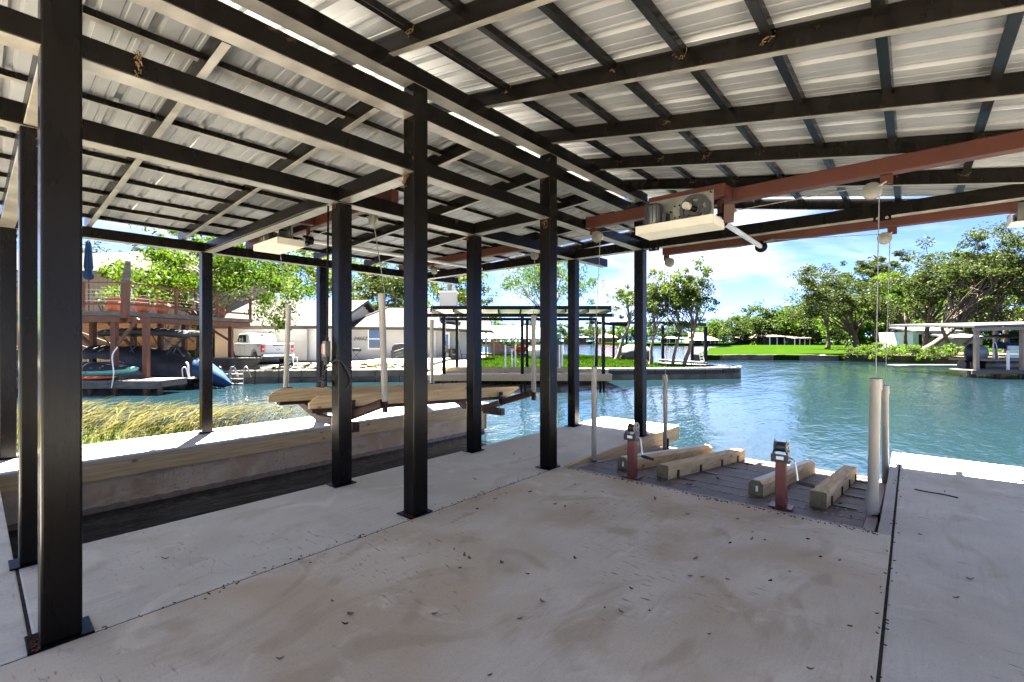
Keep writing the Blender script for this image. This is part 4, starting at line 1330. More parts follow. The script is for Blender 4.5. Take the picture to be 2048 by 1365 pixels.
# oaks across the water
OAKS = [
    # px, d, base z, crown centre (l, d, z), radii, clumps, mat, label
    (1716, 57, 0.1, (-3.3, 0, 5.9), (5.3, 5.0, 4.3), 120, 'oak', 'broad grey-green oak nearest the lawn with foliage sweeping low over the grass', 2.4, 0.42),
    (1752, 66, 0.1, (0.6, 0, 9.0), (4.6, 4.6, 4.6), 90, 'oak', 'oak with a rounded top rising behind the two cables', 4.0, 0.36),
    (1812, 60, 0.1, (-0.8, 0, 6.6), (3.6, 3.6, 3.2), 70, 'oakb', 'bright green tree standing among the darker oaks', 3.4, 0.26),
    (1846, 52, 0.1, (1.4, 0, 7.0), (4.6, 4.6, 4.9), 110, 'oak', 'tall oak with a dark trunk behind the leaning limb', 3.4, 0.34),
    (1884, 47.5, 0.0, (5.2, 0, 8.0), (5.2, 5.0, 4.9), 140, 'oak', 'large oak with forked leaning trunks over the bank', 3.0, 0.36),
    (2010, 58, 0.1, (2.4, 0, 7.0), (5.6, 5.4, 5.6), 110, 'oak', 'dense oak behind the roofed pontoon dock', 3.2, 0.40),
    (1655, 92, 0.1, (0, 0, 9.8), (6.4, 6.4, 6.6), 90, 'oak', 'dark oak at the back of the far lawn', 4.2, 0.40),
    (1930, 80, 0.2, (0, 0, 10.5), (7.5, 7.5, 7.0), 90, 'oakb', 'green tree filling the gap behind the oaks', 4.2, 0.40),
    (1780, 95, 0.2, (0, 0, 9.5), (7.5, 7.5, 6.0), 80, 'oakb', 'sunlit green tree deep behind the oaks', 3.2, 0.36),
]
for i, (px, d, z, cc, cr_, nc, mt, lb, fk, tr_) in enumerate(OAKS):
    c3 = CAMF.to_3x3() @ Vector(cc)
    big = d < 63
    lean = (CAMF.to_3x3() @ Vector({4: (3.4, 0, 0), 3: (0.6, 0, 0), 0: (-0.5, 0, 0)}.get(i, (0, 0, 0))))
    st = None
    if i == 4:
        a = CAMF.to_3x3() @ Vector((-1.0, 0, 0)); b_ = CAMF.to_3x3() @ Vector((4.6, 0.3, 0)); c_ = CAMF.to_3x3() @ Vector((1.2, 0, 0)); e_ = CAMF.to_3x3() @ Vector((3.2, 0, 0)); z_ = CAMF.to_3x3() @ Vector((-2.8, 0, 0))
        st = [((z_.x, z_.y), (b_.x, b_.y), 1.0), ((c_.x, c_.y), (a.x * 1.3, a.y * 1.3), 0.7), ((c_.x * 0.6, c_.y * 0.6), (e_.x * 1.2, e_.y * 1.2), 0.55)]
    tree_parts(seed=90 + i, base=Q(lat(px, d), d, z), h=14, crown_c=tuple(c3), crown_r=cr_, trunk_r=tr_, fork=fk, clumps=nc, per=190 if big else 110, size=0.25 if big else 0.36, leafm_=MAT[mt], barkm=MAT['bark'], lean=(lean.x, lean.y), clump_r=0.185, limbs=15 if big else 8, hollow=0.25, stems=st, name='oak_tree', label=lb, group=g0, flat_base=0.45)

# shrubs on the brushy bank
for i in range(15):
    px = 1700 + i * 14.5 + random.uniform(-6, 6)
    d = 49.5 - (px - 1700) * 0.028 + random.uniform(0, 2.2)
    rng = np.random.default_rng(200 + i)
    base = Q(lat(px, d), d, -0.1)
    t = thing('shrub', 'leafy green shrub growing on the waterside bank below the oaks', 'shrub', base, group='shrubs along the brushy bank')
    k = 9
    cen = np.array(base) + rng.normal(size=(k, 3)) * np.array([0.55, 0.55, 0.3]) + np.array([0, 0, 0.55])
    V, F = leaf_cards(cen, np.full(k, 0.42), 60, 0.19, rng)
    link(np_mesh('foliage', V - np.array(base), F), 'foliage', MAT['oakb' if i % 3 else 'oak'], t)
    b = MB()
    for q in range(4):
        b.tube([base + Vector((0, 0, -0.2)), Vector(cen[q])], [0.03, 0.01], 5)
    b.build('stem', MAT['bark'], t)

# ---- far shore rows: three grown kinds, copied, each one a tree of its own
kinds = []
for s_ in range(4):
    kinds.append(tree_parts(seed=300 + s_, base=Q(200 + s_ * 12, 330, 0.4), h=12, crown_c=(0, 0, 5.6), crown_r=(5.2, 5.2, 5.6), trunk_r=0.34, fork=2.4, flat_base=0.95, clumps=46, per=64, size=0.75, leafm_=MAT['far' if s_ % 2 else 'oakb'], barkm=MAT['bark'], clump_r=0.30, limbs=5, name='shore_tree', label='green tree standing behind the lawn of the far shore', group='trees along the far shore'))
rt = random.Random(77)
k = 0
def shore(px, d, s, z, lb):
    global k
    src = kinds[k % 4]
    k += 1
    p = Q(lat(px, d), d, z)
    dup_thing(src, p, rt.uniform(0, 6.28), lb, (s * rt.uniform(0.85, 1.15), s * rt.uniform(0.85, 1.15), s * rt.uniform(0.85, 1.15)))
L1 = 'tree in the row behind the far boathouses across the lake'
for px in range(1425, 1690, 11):
    f = (px - 1425) / 265
    shore(px + rt.uniform(-4, 4), 226 - 40 * f + rt.uniform(-6, 14), 1.0 + 0.35 * f + rt.uniform(-.12, .15) + (0.25 if rt.random() < 0.2 else 0), 0.4, L1)
L2 = 'tree on the distant shore seen between the dock posts'
for px in range(840, 1440, 13):
    shore(px + rt.uniform(-5, 5), 372 + rt.uniform(0, 40), 1.15 + rt.uniform(-.25, .35), 0.8, L2)
L3 = 'background tree closing the gap behind the oaks'
for px in range(1700, 2120, 26):
    shore(px + rt.uniform(-6, 6), 118 + rt.uniform(-8, 16), 0.95 + rt.uniform(-.1, .25), 0.1, L3)
for px in range(-40, 1000, 60):
    shore(px + rt.uniform(-12, 12), 96 + rt.uniform(-6, 14), 0.75 + rt.uniform(-.1, .15), 1.0, 'background tree beyond the houses of the cove')
# ------------------------------------------------------------------ things round the cove (built in the site frame: across, along, up)
MAT['siding'] = M('white_siding', (0.46, 0.45, 0.42), rough=0.6, col2=(0.41, 0.40, 0.375), vs=0.8, world=True)
MAT['sidingtan'] = M('tan_siding', (0.24, 0.20, 0.165), rough=0.7, col2=(0.21, 0.175, 0.145), vs=0.8, world=True)
MAT['shingle'] = M('grey_shingle', (0.040, 0.036, 0.033), rough=0.95, col2=(0.027, 0.024, 0.022), vs=5.5, st=(1, 1, 3), det=6, bump=0.5, bs=6, world=True)
MAT['trim'] = M('dark_trim', (0.045, 0.038, 0.036), rough=0.5, world=True)
MAT['glass'] = M('window_glass', (0.02, 0.025, 0.03), rough=0.06, col2=(0.03, 0.036, 0.04), vs=0.7, world=True, spec=0.8)
MAT['cedarwood'] = M('red_cedar', (0.135, 0.050, 0.026), rough=0.7, col2=(0.09, 0.033, 0.018), vs=3, st=(3, 3, 0.6), bump=0.2, bs=9, world=True)
MAT['greywood'] = M('grey_wood', (0.15, 0.138, 0.12), rough=0.85, col2=(0.085, 0.076, 0.066), vs=2.2, st=(1, 1, 5), det=6, bump=0.3, bs=6, world=True)
MAT['orangewood'] = M('orange_boards', (0.20, 0.10, 0.045), rough=0.8, col2=(0.15, 0.075, 0.034), vs=2, st=(0.5, 0.5, 5), world=True)
MAT['terracotta'] = M('terracotta', (0.25, 0.115, 0.07), rough=0.8, col2=(0.21, 0.095, 0.055), vs=5, world=True)
MAT['navy'] = M('navy_cloth', (0.012, 0.035, 0.085), rough=0.8, col2=(0.008, 0.024, 0.06), vs=4, world=True)
MAT['tarp'] = M('black_tarp', (0.018, 0.019, 0.022), rough=0.65, col2=(0.030, 0.032, 0.036), vs=2.2, bump=0.6, bs=3.5, world=True)
MAT['greytarp'] = M('grey_tarp', (0.075, 0.085, 0.08), rough=0.75, col2=(0.05, 0.058, 0.054), vs=2, bump=0.5, bs=4, world=True)
MAT['slate'] = M('slate_cloth', (0.035, 0.040, 0.047), rough=0.8, col2=(0.028, 0.032, 0.038), vs=3, world=True)
MAT['teal'] = M('teal_plastic', (0.15, 0.42, 0.34), rough=0.35, col2=(0.13, 0.37, 0.30), vs=2, world=True)
MAT['orange'] = M('orange_plastic', (0.55, 0.10, 0.025), rough=0.4, world=True)
MAT['hullgrey'] = M('pale_hull', (0.55, 0.57, 0.60), rough=0.3, col2=(0.45, 0.47, 0.50), vs=1.2, world=True)
MAT['truckwhite'] = M('truck_paint', (0.50, 0.49, 0.47), rough=0.25, col2=(0.48, 0.47, 0.45), vs=1, world=True, coat=0.5)
MAT['taillight'] = M('red_lens', (0.50, 0.015, 0.012), rough=0.2, world=True)
MAT['metalroof'] = M('bright_metal_roof', (0.065, 0.066, 0.067), rough=0.5, metal=0.1, col2=(0.05, 0.051, 0.052), vs=1, world=True)
MAT['timber'] = M('brown_timber', (0.16, 0.10, 0.065), rough=0.8, col2=(0.10, 0.065, 0.042), vs=3, world=True)
MAT['tanpost'] = M('tan_painted_post', (0.26, 0.20, 0.15), rough=0.7, col2=(0.22, 0.17, 0.125), vs=3, world=True)
F3 = CAMF.to_3x3()


def sthing(name, label, cat, l, d, z=0.0, group=None):
    return thing(name, label, cat, Q(l, d, z), PSI, group)


def sb(): return MB(CAMF)


def siding(par, p0, p1, z0, ztop, m, lap=0.19, name='siding'):
    """lapped boards on a wall from p0 to p1 (site frame), ztop a function of t or a number; each course tilts out at its foot"""
    b = sb()
    p0, p1 = Vector((*p0, 0)), Vector((*p1, 0))
    d = (p1 - p0)
    n = Vector((d.y, -d.x, 0)).normalized()
    f = ztop if callable(ztop) else (lambda t: ztop)
    N = 24
    z = z0
    top = max(f(i / N) for i in range(N + 1))
    while z < top - 0.01:
        z2 = min(z + lap, top)
        ts = [i / N for i in range(N + 1) if f(i / N) >= z2 - 1e-4]
        if len(ts) >= 2:
            a, c = p0 + d * ts[0], p0 + d * ts[-1]
            up = Vector((0, 0, 1))
            b.add([a + n * 0.022 + up * z, c + n * 0.022 + up * z, c + n * 0.004 + up * z2, a + n * 0.004 + up * z2, a + up * z, c + up * z], [(0, 1, 2, 3), (4, 5, 1, 0)])
        z = z2
    return tag(b.build(name, m, par), kind='stuff')


def window(par, p, dirv, w, z0, z1, sash=True, white=None):
    """frame, pane and meeting rail standing on a wall at p along unit dirv"""
    dv = Vector((*dirv, 0)).normalized()
    n = Vector((dv.y, -dv.x, 0))
    p = Vector((*p, 0))
    t = 0.09
    fr = sb()
    for a, b_, c, e in ((-w / 2 - t, -w / 2, z0 - t, z1 + t), (w / 2, w / 2 + t, z0 - t, z1 + t), (-w / 2, w / 2, z1, z1 + t), (-w / 2, w / 2, z0 - t, z0)) + (((-w / 2, w / 2, (z0 + z1) / 2 - 0.035, (z0 + z1) / 2 + 0.035),) if sash else ()):
        q = [p + dv * a + Vector((0, 0, c)), p + dv * b_ + Vector((0, 0, c)), p + dv * b_ + Vector((0, 0, e)), p + dv * a + Vector((0, 0, e))]
        fr.poly([v + n * 0.005 for v in q], n * 0.055)
    f = fr.build('window', white or MAT['white'], par)
    g = sb()
    q = [p + dv * x + Vector((0, 0, z)) for x, z in ((-w / 2, z0), (w / 2, z0), (w / 2, z1), (-w / 2, z1))]
    g.poly([v + n * 0.004 for v in q], n * 0.022)
    g.build('pane', MAT['glass'], f)
    return f


def rail_posts(par, pts, z0, z1, m, w=0.09, name='rail_post'):
    for l, d in pts:
        sb().box(l - w / 2, l + w / 2, d - w / 2, d + w / 2, z0, z1).build(name, m, par)


# ---- cove retaining wall: courses of stained blocks
sw = sthing('retaining_wall', 'grey block wall holding up the bank behind the blue cove water', 'wall', -10, 24.4, -0.7)
WL = [(-17.2, 24.15), (-14.4, 23.5), (-13.2, 23.9), (-11.1, 24.5), (-6.0, 24.9), (-3.9, 25.2)]
rs = random.Random(4)
def along(pts, step):
    acc = []
    for (a, b_) in zip(pts[:-1], pts[1:]):
        a, b_ = Vector((*a, 0)), Vector((*b_, 0))
        L_ = (b_ - a).length
        n = max(1, int(round(L_ / step)))
        for i in range(n):
            acc.append((a + (b_ - a) * (i / n), a + (b_ - a) * ((i + 1) / n)))
    return acc
for z0, z1, dp, step, mt in ((-1.1, -0.42, 0.0, 1.15, 'stonedark'), (-0.415, -0.04, 0.10, 1.45, 'stonecap')):
    for a, b_ in along(WL, step):
        dv = (b_ - a).normalized()
        n = Vector((dv.y, -dv.x, 0))
        g = 0.012
        j = rs.uniform(-0.02, 0.03)
        q = [a + dv * g + n * (0.06 - dp + j), b_ - dv * g + n * (0.06 - dp + j), b_ - dv * g - n * 0.5, a + dv * g - n * 0.5]
        sb().poly([v + Vector((0, 0, z0)) for v in q], (0, 0, z1 - z0 + rs.uniform(-0.012, 0.012))).build('block', MAT[mt], sw, bev=0.02)
# limestone wall beside the boat slip
lw = sthing('stone_wall', 'low cream limestone wall in front of the white pickup', 'wall', -15.6, 25.3, 0)
for r in range(4):
    z0 = -0.22 + r * 0.185
    l = -18.6 + (r % 2) * 0.16
    while l < -13.75:
        w = rs.uniform(0.26, 0.55)
        w = min(w, -13.7 - l)
        if w > 0.1:
            sb().box(l + 0.006, l + w - 0.006, 24.75 + rs.uniform(-0.03, 0.02), 25.3, z0 + 0.005, z0 + 0.18).build('stone', MAT['stonecap'], lw, bev=0.018)
        l += w
sb().box(-18.7, -13.62, 24.68, 25.4, 0.525, 0.60).build('coping', MAT['drive'], lw, bev=0.01)
# rubble bank in front of the patio
for i in range(70):
    t = rs.random()
    if t < 0.75:
        px, d, z = rs.uniform(690, 860), rs.uniform(25.7, 27.6), 0
        z = -0.02 + (d - 25.6) * 0.11
    else:
        px, d = rs.uniform(545, 640), rs.uniform(25.0, 26.6)
        z = 0.0 + (d - 25.0) * 0.10
    s_ = rs.uniform(0.10, 0.26)
    ph = rs.uniform(0, 6)
    o = MB().blob((0, 0, 0), (s_ * 1.4, s_, s_ * 0.55), 7, 5, lambda p: 1 + 0.16 * math.sin(p.x * 5 + ph) * math.cos(p.y * 4 + ph)).build('rock', MAT['stonecap'] if i % 3 else MAT['dirt'])
    o.location = Q(lat(px, d), d, z)
    o.rotation_euler = (rs.uniform(-.3, .3), rs.uniform(-.3, .3), rs.uniform(0, 6))
    tag(o, 'rough tan rock lying on the bank below the white house', 'rock', 'rocks on the bank below the house')
tag(sb().poly([(lat(640, 25.4), 25.4, -0.02), (lat(866, 25.6), 25.6, -0.02), (lat(866, 28), 28.2, -0.02), (lat(620, 28), 28.0, -0.02)], (0, 0, 0.03)).build('rock_bed', MAT['dirt']), kind='structure')
# patio slab
pa = sthing('patio', 'pale raised concrete patio in front of the white house', 'patio', -9, 31, 0)
sb().box(lat(690, 28.4), lat(868, 29), 28.2, 38.5, -0.3, 0.16).build('slab', MAT['drive'], pa, bev=0.02)
sb().box(lat(634, 27.0), lat(706, 27.0), 26.2, 28.1, -0.3, 0.10).build('step', MAT['drive'], pa, bev=0.02)

# ---- white house: garage wing
gh = sthing('white_house', 'white lap-sided house with grey shingle roofs and dark fascia across the cove', 'house', -12, 36, 0)
GL, GR_ = (lat(430, 33.0), 33.0), (lat(655, 33.8), 33.8)
ez = hgt(653, 33.4)
rz_ = hgt(602, 39.5)
bx = (lat(655, 33.8) + 0.9, 46.0)
sb().poly([(*GL, 0.0), (*GR_, 0.0), (bx[0], bx[1], 0.0), (GL[0], 46, 0.0)], (0, 0, ez - 0.02)).build('wall', MAT['siding'], gh)
siding(gh, GL, GR_, 0.10, ez, MAT['siding'])
rR = (lat(757, 40.5), 40.5)
siding(gh, GR_, bx, 0.10, lambda t: ez + (rz_ - ez) * max(0.0, 1 - abs(t - 0.5) / 0.5) if True else ez, MAT['siding'])
sb().box(GR_[0] - 0.16, GR_[0] + 0.03, GR_[1] - 0.03, GR_[1] + 0.10, 0.0, ez).build('corner_trim', MAT['white'], gh)
sb().box(lat(618, 33.7), lat(634, 33.7), 33.58, 33.64, 0.1, ez - 0.05).build('corner_trim', MAT['white'], gh)
# the far wing's eave line lies lower; gable roof with overhang
def slope(par, a, b_, c, d_, th=0.10):
    q = [Vector(v) for v in (a, b_, c, d_)]
    return sb().poly(q, (0, 0, -th)).build('roof', MAT['shingle'], par)
midd = (GR_[0] + bx[0]) / 2
fe = (GR_[0] + 0.45, GR_[1] - 0.45, ez + 0.02)
pk = (midd + 0.55, 39.9, rz_ + 0.1)
be = (bx[0] + 0.5, 46.5, ez)
slope(gh, (GL[0] - 0.6, GL[1] - 0.45, ez + 0.02), fe, pk, (GL[0] - 0.6, 39.4, rz_ + 0.1))
slope(gh, (GL[0] - 0.6, 39.4, rz_ + 0.1), pk, be, (GL[0] - 0.6, 46.5, ez))
def fascia(par, a, b_, h=0.22, w=0.05):
    return sb().beam(a, b_, w, h).build('fascia', MAT['trim'], par)
fascia(gh, (GL[0] - 0.62, GL[1] - 0.47, ez - 0.07), (fe[0], fe[1] - 0.02, ez - 0.07))
fascia(gh, (fe[0] + 0.02, fe[1], ez - 0.06), (pk[0] + 0.02, pk[1], rz_ + 0.0), 0.24)
fascia(gh, (pk[0] + 0.02, pk[1], rz_ + 0.0), (be[0] + 0.02, be[1], ez - 0.08), 0.24)
# garage door panel lines
gd = sb().box(lat(470, 33.1), lat(614, 33.1), 33.12, 33.20, 0.1, 2.35).build('garage_door', MAT['siding'], gh)
for k in range(5):
    sb().box(lat(470, 33.1) + 0.02, lat(614, 33.1) - 0.02, 33.095, 33.118, 0.12 + k * 0.445, 0.12 + k * 0.445 + 0.43).build('door_panel', MAT['siding'], gd, bev=0.01)
# living wing with the window
WLf, WRt = (lat(700, 37.0), 37.0), (lat(872, 38.2), 38.2)
ez2 = hgt(655, 37.2)
rz2 = hgt(616, 41.5)
sb().poly([(*WLf, 0.0), (*WRt, 0.0), (WRt[0], 46, 0.0), (WLf[0], 46, 0.0)], (0, 0, ez2 - 0.02)).build('wall', MAT['siding'], gh)
siding(gh, WLf, WRt, 0.12, ez2, MAT['siding'])
sb().box(WLf[0] - 0.02, WLf[0] + 0.14, WLf[1] - 0.06, WLf[1] - 0.02, 0.1, ez2).build('corner_trim', MAT['white'], gh)
slope(gh, (WLf[0] - 0.55, WLf[1] - 0.55, ez2), (WRt[0] + 0.5, WRt[1] - 0.55, ez2), (lat(866, 42.0), 42.0, rz2), (lat(776, 41.5), 41.5, rz2))
slope(gh, (WLf[0] - 0.55, WLf[1] - 0.55, ez2), (lat(776, 41.5), 41.5, rz2), (lat(776, 41.5) - 0.4, 46.5, ez2 + 0.1), (WLf[0] - 0.55, 46.5, ez2))
fascia(gh, (WLf[0] - 0.56, WLf[1] - 0.57, ez2 - 0.09), (WRt[0] + 0.52, WRt[1] - 0.57, ez2 - 0.09))
fascia(gh, (WLf[0] - 0.58, WLf[1] - 0.5, ez2 - 0.03), (lat(776, 41.5), 41.5, rz2 + 0.02), 0.2)
dvw = (Vector((*WRt, 0)) - Vector((*WLf, 0))).normalized()
def on_w(px, back=0.0):
    t = (px - 700.0) / (872.0 - 700.0)
    v = Vector((*WLf, 0)) + (Vector((*WRt, 0)) - Vector((*WLf, 0))) * t
    return (v.x, v.y - 0.03 - back)
window(gh, on_w(751), (dvw.x, dvw.y), 1.08, 0.92, 2.42)
sb().tube([(on_w(703)[0], on_w(703)[1] - 0.05, hgt(666, 37.1)), (on_w(703)[0], on_w(703)[1] - 0.22, hgt(666, 37.1))], 0.06, 10).build('wall_lamp', MAT['trim'], gh)
# house number, script figures
fc = bpy.data.curves.new('house_number', 'FONT')
fc.body = '246620'
fc.size = 0.42
fc.shear = 0.45
fc.extrude = 0.012
tmp = bpy.data.objects.new('house_number', fc)
C.objects.link(tmp)
bpy.context.view_layer.update()
me = bpy.data.meshes.new_from_object(tmp.evaluated_get(bpy.context.evaluated_depsgraph_get()))
bpy.data.objects.remove(tmp)
nm_ = link(me, 'house_number', MAT['trim'], gh)
x_, y_ = on_w(706, 0.03)
nm_.matrix_local = WM[gh].inverted() @ CAMF @ Matrix.Translation(Vector((x_, y_, hgt(681, 37.1)))) @ Matrix.Rotation(math.atan2(dvw.y, dvw.x), 4, 'Z') @ Matrix.Rotation(R(90), 4, 'X')
# recessed porch end: taller gable, chimney, doors
sb().poly([(lat(868, 38.3), 38.3, 0), (lat(935, 40), 40.0, 0), (lat(935, 46), 46, 0), (lat(868, 46), 46, 0)], (0, 0, 2.7)).build('wall', MAT['siding'], gh)
siding(gh, (lat(868, 38.3), 38.25), (lat(935, 40), 39.95), 0.12, 2.7, MAT['siding'])
sb().box(lat(886, 38.7), lat(900, 38.7), 38.45, 38.60, 0.15, 2.25).build('door', MAT['white'], gh)
sb().box(lat(888.5, 38.6), lat(897, 38.6), 38.40, 38.445, 0.45, 2.05).build('door_glass', MAT['glass'], gh)
ch = sb().box(lat(880, 41), lat(913, 41), 40.6, 41.8, 2.4, hgt(586, 41)).build('chimney', MAT['siding'], gh)
siding(ch, (lat(880, 40.55), 40.55), (lat(913, 40.55), 40.55), 3.2, hgt(586, 41) - 0.05, MAT['siding'], lap=0.25)
sb().box(lat(878, 41), lat(915, 41), 40.45, 41.95, hgt(586, 41), hgt(583, 41)).build('chimney_cap', MAT['white'], ch)
sb().lathe((lat(899, 41.2), 41.2, hgt(583, 41)), [(0.25, 0), (0.25, 0.62), (0.38, 0.64), (0.38, 0.92), (0.3, 0.98)], 14).build('flue', MAT['zinc'], ch, smooth=True)
pe = hgt(656, 37.5)
slope(gh, (lat(858, 37.0), 37.0, pe), (lat(986, 39.4), 39.4, hgt(662, 39.4)), (lat(980, 44), 44, 3.5), (lat(868, 43), 43, 3.9))
fascia(gh, (lat(858, 37.0), 36.98, pe - 0.09), (lat(986, 39.4), 39.38, hgt(662, 39.4) - 0.09))
for px in (972, 988):
    sb().box(lat(px, 40) - 0.08, lat(px, 40) + 0.08, 39.9, 40.06, 0.0, hgt(664, 40)).build('porch_post', MAT['tanpost'], gh)
gb = sb().poly([(lat(872, 42.5), 42.5, 2.75), (lat(932, 43), 43, 2.75), (lat(905, 42.7), 42.7, 4.3)], (0, 0.3, 0)).build('gable', MAT['siding'], gh)
fascia(gh, (lat(868, 42.3), 42.3, 2.85), (lat(905, 42.5), 42.5, 4.4), 0.2)
fascia(gh, (lat(905, 42.5), 42.5, 4.4), (lat(942, 42.9), 42.9, 2.8), 0.2)
# things on the patio
gr = sthing('barbecue_grill', 'black covered barbecue grill behind a metal stair rail', 'grill', lat(799, 30.5), 30.5, 0.16)
b = sb().poly([(lat(785, 30.5), 30.2, 0.95), (lat(812, 30.5), 30.2, 0.95), (lat(812, 30.5), 30.2, 1.25), (lat(808, 30.5), 30.2, 1.36), (lat(791, 30.5), 30.2, 1.30), (lat(786, 30.5), 30.2, 1.12)], (0, 0.6, 0)).build('lid', MAT['tarp'], gr, bev=0.03)
sb().box(lat(784, 30.5), lat(813, 30.5), 30.15, 30.85, 0.35, 0.945).build('cover', MAT['tarp'], gr, bev=0.03)
for dx in (786, 811):
    sb().box(lat(dx, 30.5) - 0.03, lat(dx, 30.5) + 0.03, 30.3, 30.36, 0.162, 0.35).build('leg', MAT['black'], gr)
hr = sthing('stair_rail', 'black metal stair railing beside the covered grill', 'railing', lat(800, 28.6), 28.6, 0)
for px, z0, z1 in ((790, -0.02, hgt(703, 28.0)), (812, 0.16, hgt(696, 28.8))):
    sb().tube([(lat(px, 28.3), 28.1, z0), (lat(px, 28.3), 28.1, z1)], 0.025, 6).build('rail_post', MAT['black'], hr)
for k in range(4):
    sb().tube([(lat(790, 28.3), 28.1, hgt(703, 28) - k * 0.19), (lat(812, 28.3), 28.1, hgt(696, 28.8) - k * 0.19)], 0.02 if k == 0 else 0.01, 6).build('rail_bar', MAT['zinc'] if k == 0 else MAT['black'], hr)
tb_ = sthing('side_table', 'small black folding table against the white wall under the house number', 'table', lat(713, 35.5), 35.5, 0.16)
sb().box(lat(706, 35.5), lat(721, 35.5), 35.3, 35.7, hgt(703, 35.5), hgt(697, 35.5)).build('table_top', MAT['black'], tb_, bev=0.02)
for a, c in ((707, 720), (720, 707)):
    sb().tube([(lat(a, 35.5), 35.4, 0.165), (lat(c, 35.5), 35.4, hgt(703, 35.5))], 0.018, 6).build('leg', MAT['black'], tb_)
for j, px in enumerate((643, 651)):
    pass
bn = sthing('waste_bin', 'black bin standing by the porch door', 'bin', lat(904, 37.6), 37.6, 0.0)
sb().lathe((lat(904, 37.6), 37.6, 0.0), [(0.26, 0.0), (0.30, 0.75), (0.32, 0.76), (0.30, 0.86), (0.1, 0.92)], 14).build('body', MAT['black'], bn, smooth=True)
def patio_chair(px, d, z, lb):
    t = sthing('patio_chair', lb, 'chair', lat(px, d), d, z, group='dark chairs on the porch')
    l = lat(px, d)
    sb().box(l - 0.24, l + 0.24, d - 0.24, d + 0.24, z + 0.40, z + 0.44).build('seat', MAT['black'], t)
    sb().beam((l - 0.24, d, z + 0.44), (l - 0.36, d, z + 1.05), 0.46, 0.03, up=(1, 0, 0.2)).build('backrest', MAT['black'], t)
    for a in (-0.2, 0.2):
        for c in (-0.2, 0.2):
            sb().tube([(l + a, d + c, z), (l + a, d + c, z + 0.4)], 0.015, 6).build('leg', MAT['black'], t)
patio_chair(911, 37.0, 0.0, 'dark sling chair on the porch beside the bin')
patio_chair(928, 37.8, 0.0, 'dark sling chair on the porch next to a pale post')
dg = sthing('garden_ornament', 'white square bracket ornament on the rocks by the garage', 'ornament', lat(590, 26.0), 26.0, 0.1)
sb().box(lat(585, 26), lat(595, 26), 25.97, 26.03, hgt(716, 26), hgt(714.5, 26)).build('frame', MAT['white'], dg)
for px in (585.5, 594):
    sb().box(lat(px, 26), lat(px + 1.4, 26), 25.97, 26.03, 0.06, hgt(716, 26)).build('frame', MAT['white'], dg)
dgo = sthing('dog_statue', 'small dark blue dog statue with white chest standing among the rocks', 'statue', lat(580, 25.8), 25.8, 0.05)
l = lat(580, 25.8)
sb().blob((l, 25.8, 0.24), (0.19, 0.09, 0.10)).build('body', MAT['navy'], dgo, smooth='all')
sb().blob((l - 0.20, 25.8, 0.38), (0.09, 0.075, 0.09)).build('head', MAT['label'], dgo, smooth='all')
for a in (-0.12, 0.12):
    for c in (-0.05, 0.05):
        sb().tube([(l + a, 25.8 + c, 0.02), (l + a, 25.8 + c, 0.22)], 0.025, 6).build('leg', MAT['navy'], dgo)

# ---- white pickup seen from behind
tk_l, tk_d = lat(556, 30.2), 30.2
HEAD = math.atan2(0.64, -0.77)           # heading in the site frame
tk = thing('pickup_truck', 'white crew cab pickup truck parked on the drive, seen from its tailgate', 'pickup truck', Q(tk_l, tk_d, 0.0), PSI + HEAD)
TW = WM[tk]
def tkb(): return MB(TW)
W2 = 1.0
# x forward from the tail, y to its own left, z up
prof = [(0.0, 0.62), (0.0, 1.30), (0.05, 1.36), (2.08, 1.36), (2.08, 1.34), (4.55, 1.34), (5.75, 1.26), (6.02, 1.15), (6.06, 0.62), (5.75, 0.50), (5.62, 0.50)]
def arch(cx, r=0.56, n=8): return [(cx + r * math.cos(math.pi * k / n), 0.44 + r * math.sin(math.pi * k / n)) for k in range(n + 1)]
prof += [p for p in arch(4.98) if p[1] > 0.45] + [(4.35, 0.50), (1.86, 0.50)] + [p for p in arch(1.22) if p[1] > 0.45] + [(0.60, 0.55)]
tkb().poly([(x, -W2, z) for x, z in prof], (0, 2 * W2, 0)).build('body', MAT['truckwhite'], tk, bev=0.03)
tkb().poly([(x, -0.86, z) for x, z in ((2.10, 1.34), (2.18, 1.55), (2.42, 1.98), (2.62, 2.03), (3.9, 2.02), (4.15, 1.96), (4.85, 1.345))], (0, 1.72, 0)).build('cab', MAT['truckwhite'], tk, bev=0.05)
g1 = [(2.78, 1.42), (2.80, 1.90), (3.42, 1.92), (3.42, 1.42)]
g2 = [(3.50, 1.42), (3.50, 1.92), (3.95, 1.90), (4.50, 1.42)]
for s_ in (-1, 1):
    for g in (g1, g2):
        tkb().poly([(x, s_ * 0.862, z) for x, z in g], (0, s_ * 0.008, 0)).build('side_window', MAT['glass'], tk)
    for x0 in (2.70, 3.46):
        tkb().box(x0 - 0.006, x0 + 0.006, s_ * 1.0, s_ * 1.004, 0.56, 1.32).build('door_seam', MAT['black'], tk)
    for x0 in (2.82, 3.58):
        tkb().box(x0, x0 + 0.16, s_ * 1.002, s_ * 1.03, 1.16, 1.20).build('door_handle', MAT['chrome'], tk)
    mr_ = tkb().box(4.35, 4.47, s_ * 1.05, s_ * 1.28, 1.38, 1.66).build('mirror', MAT['truckwhite'], tk, bev=0.02)
    tkb().box(1.86, 4.35, s_ * 0.95, s_ * 1.06, 0.43, 0.49).build('running_board', MAT['black'], tk, bev=0.01)
    tl = tkb().box(-0.03, 0.14, s_ * 0.84, s_ * 1.015, 0.78, 1.26).build('taillight', MAT['taillight'], tk, bev=0.015)
    tkb().box(-0.034, 0.0, s_ * 0.86, s_ * 0.99, 0.95, 1.02).build('reverse_lamp', MAT['label'], tl)
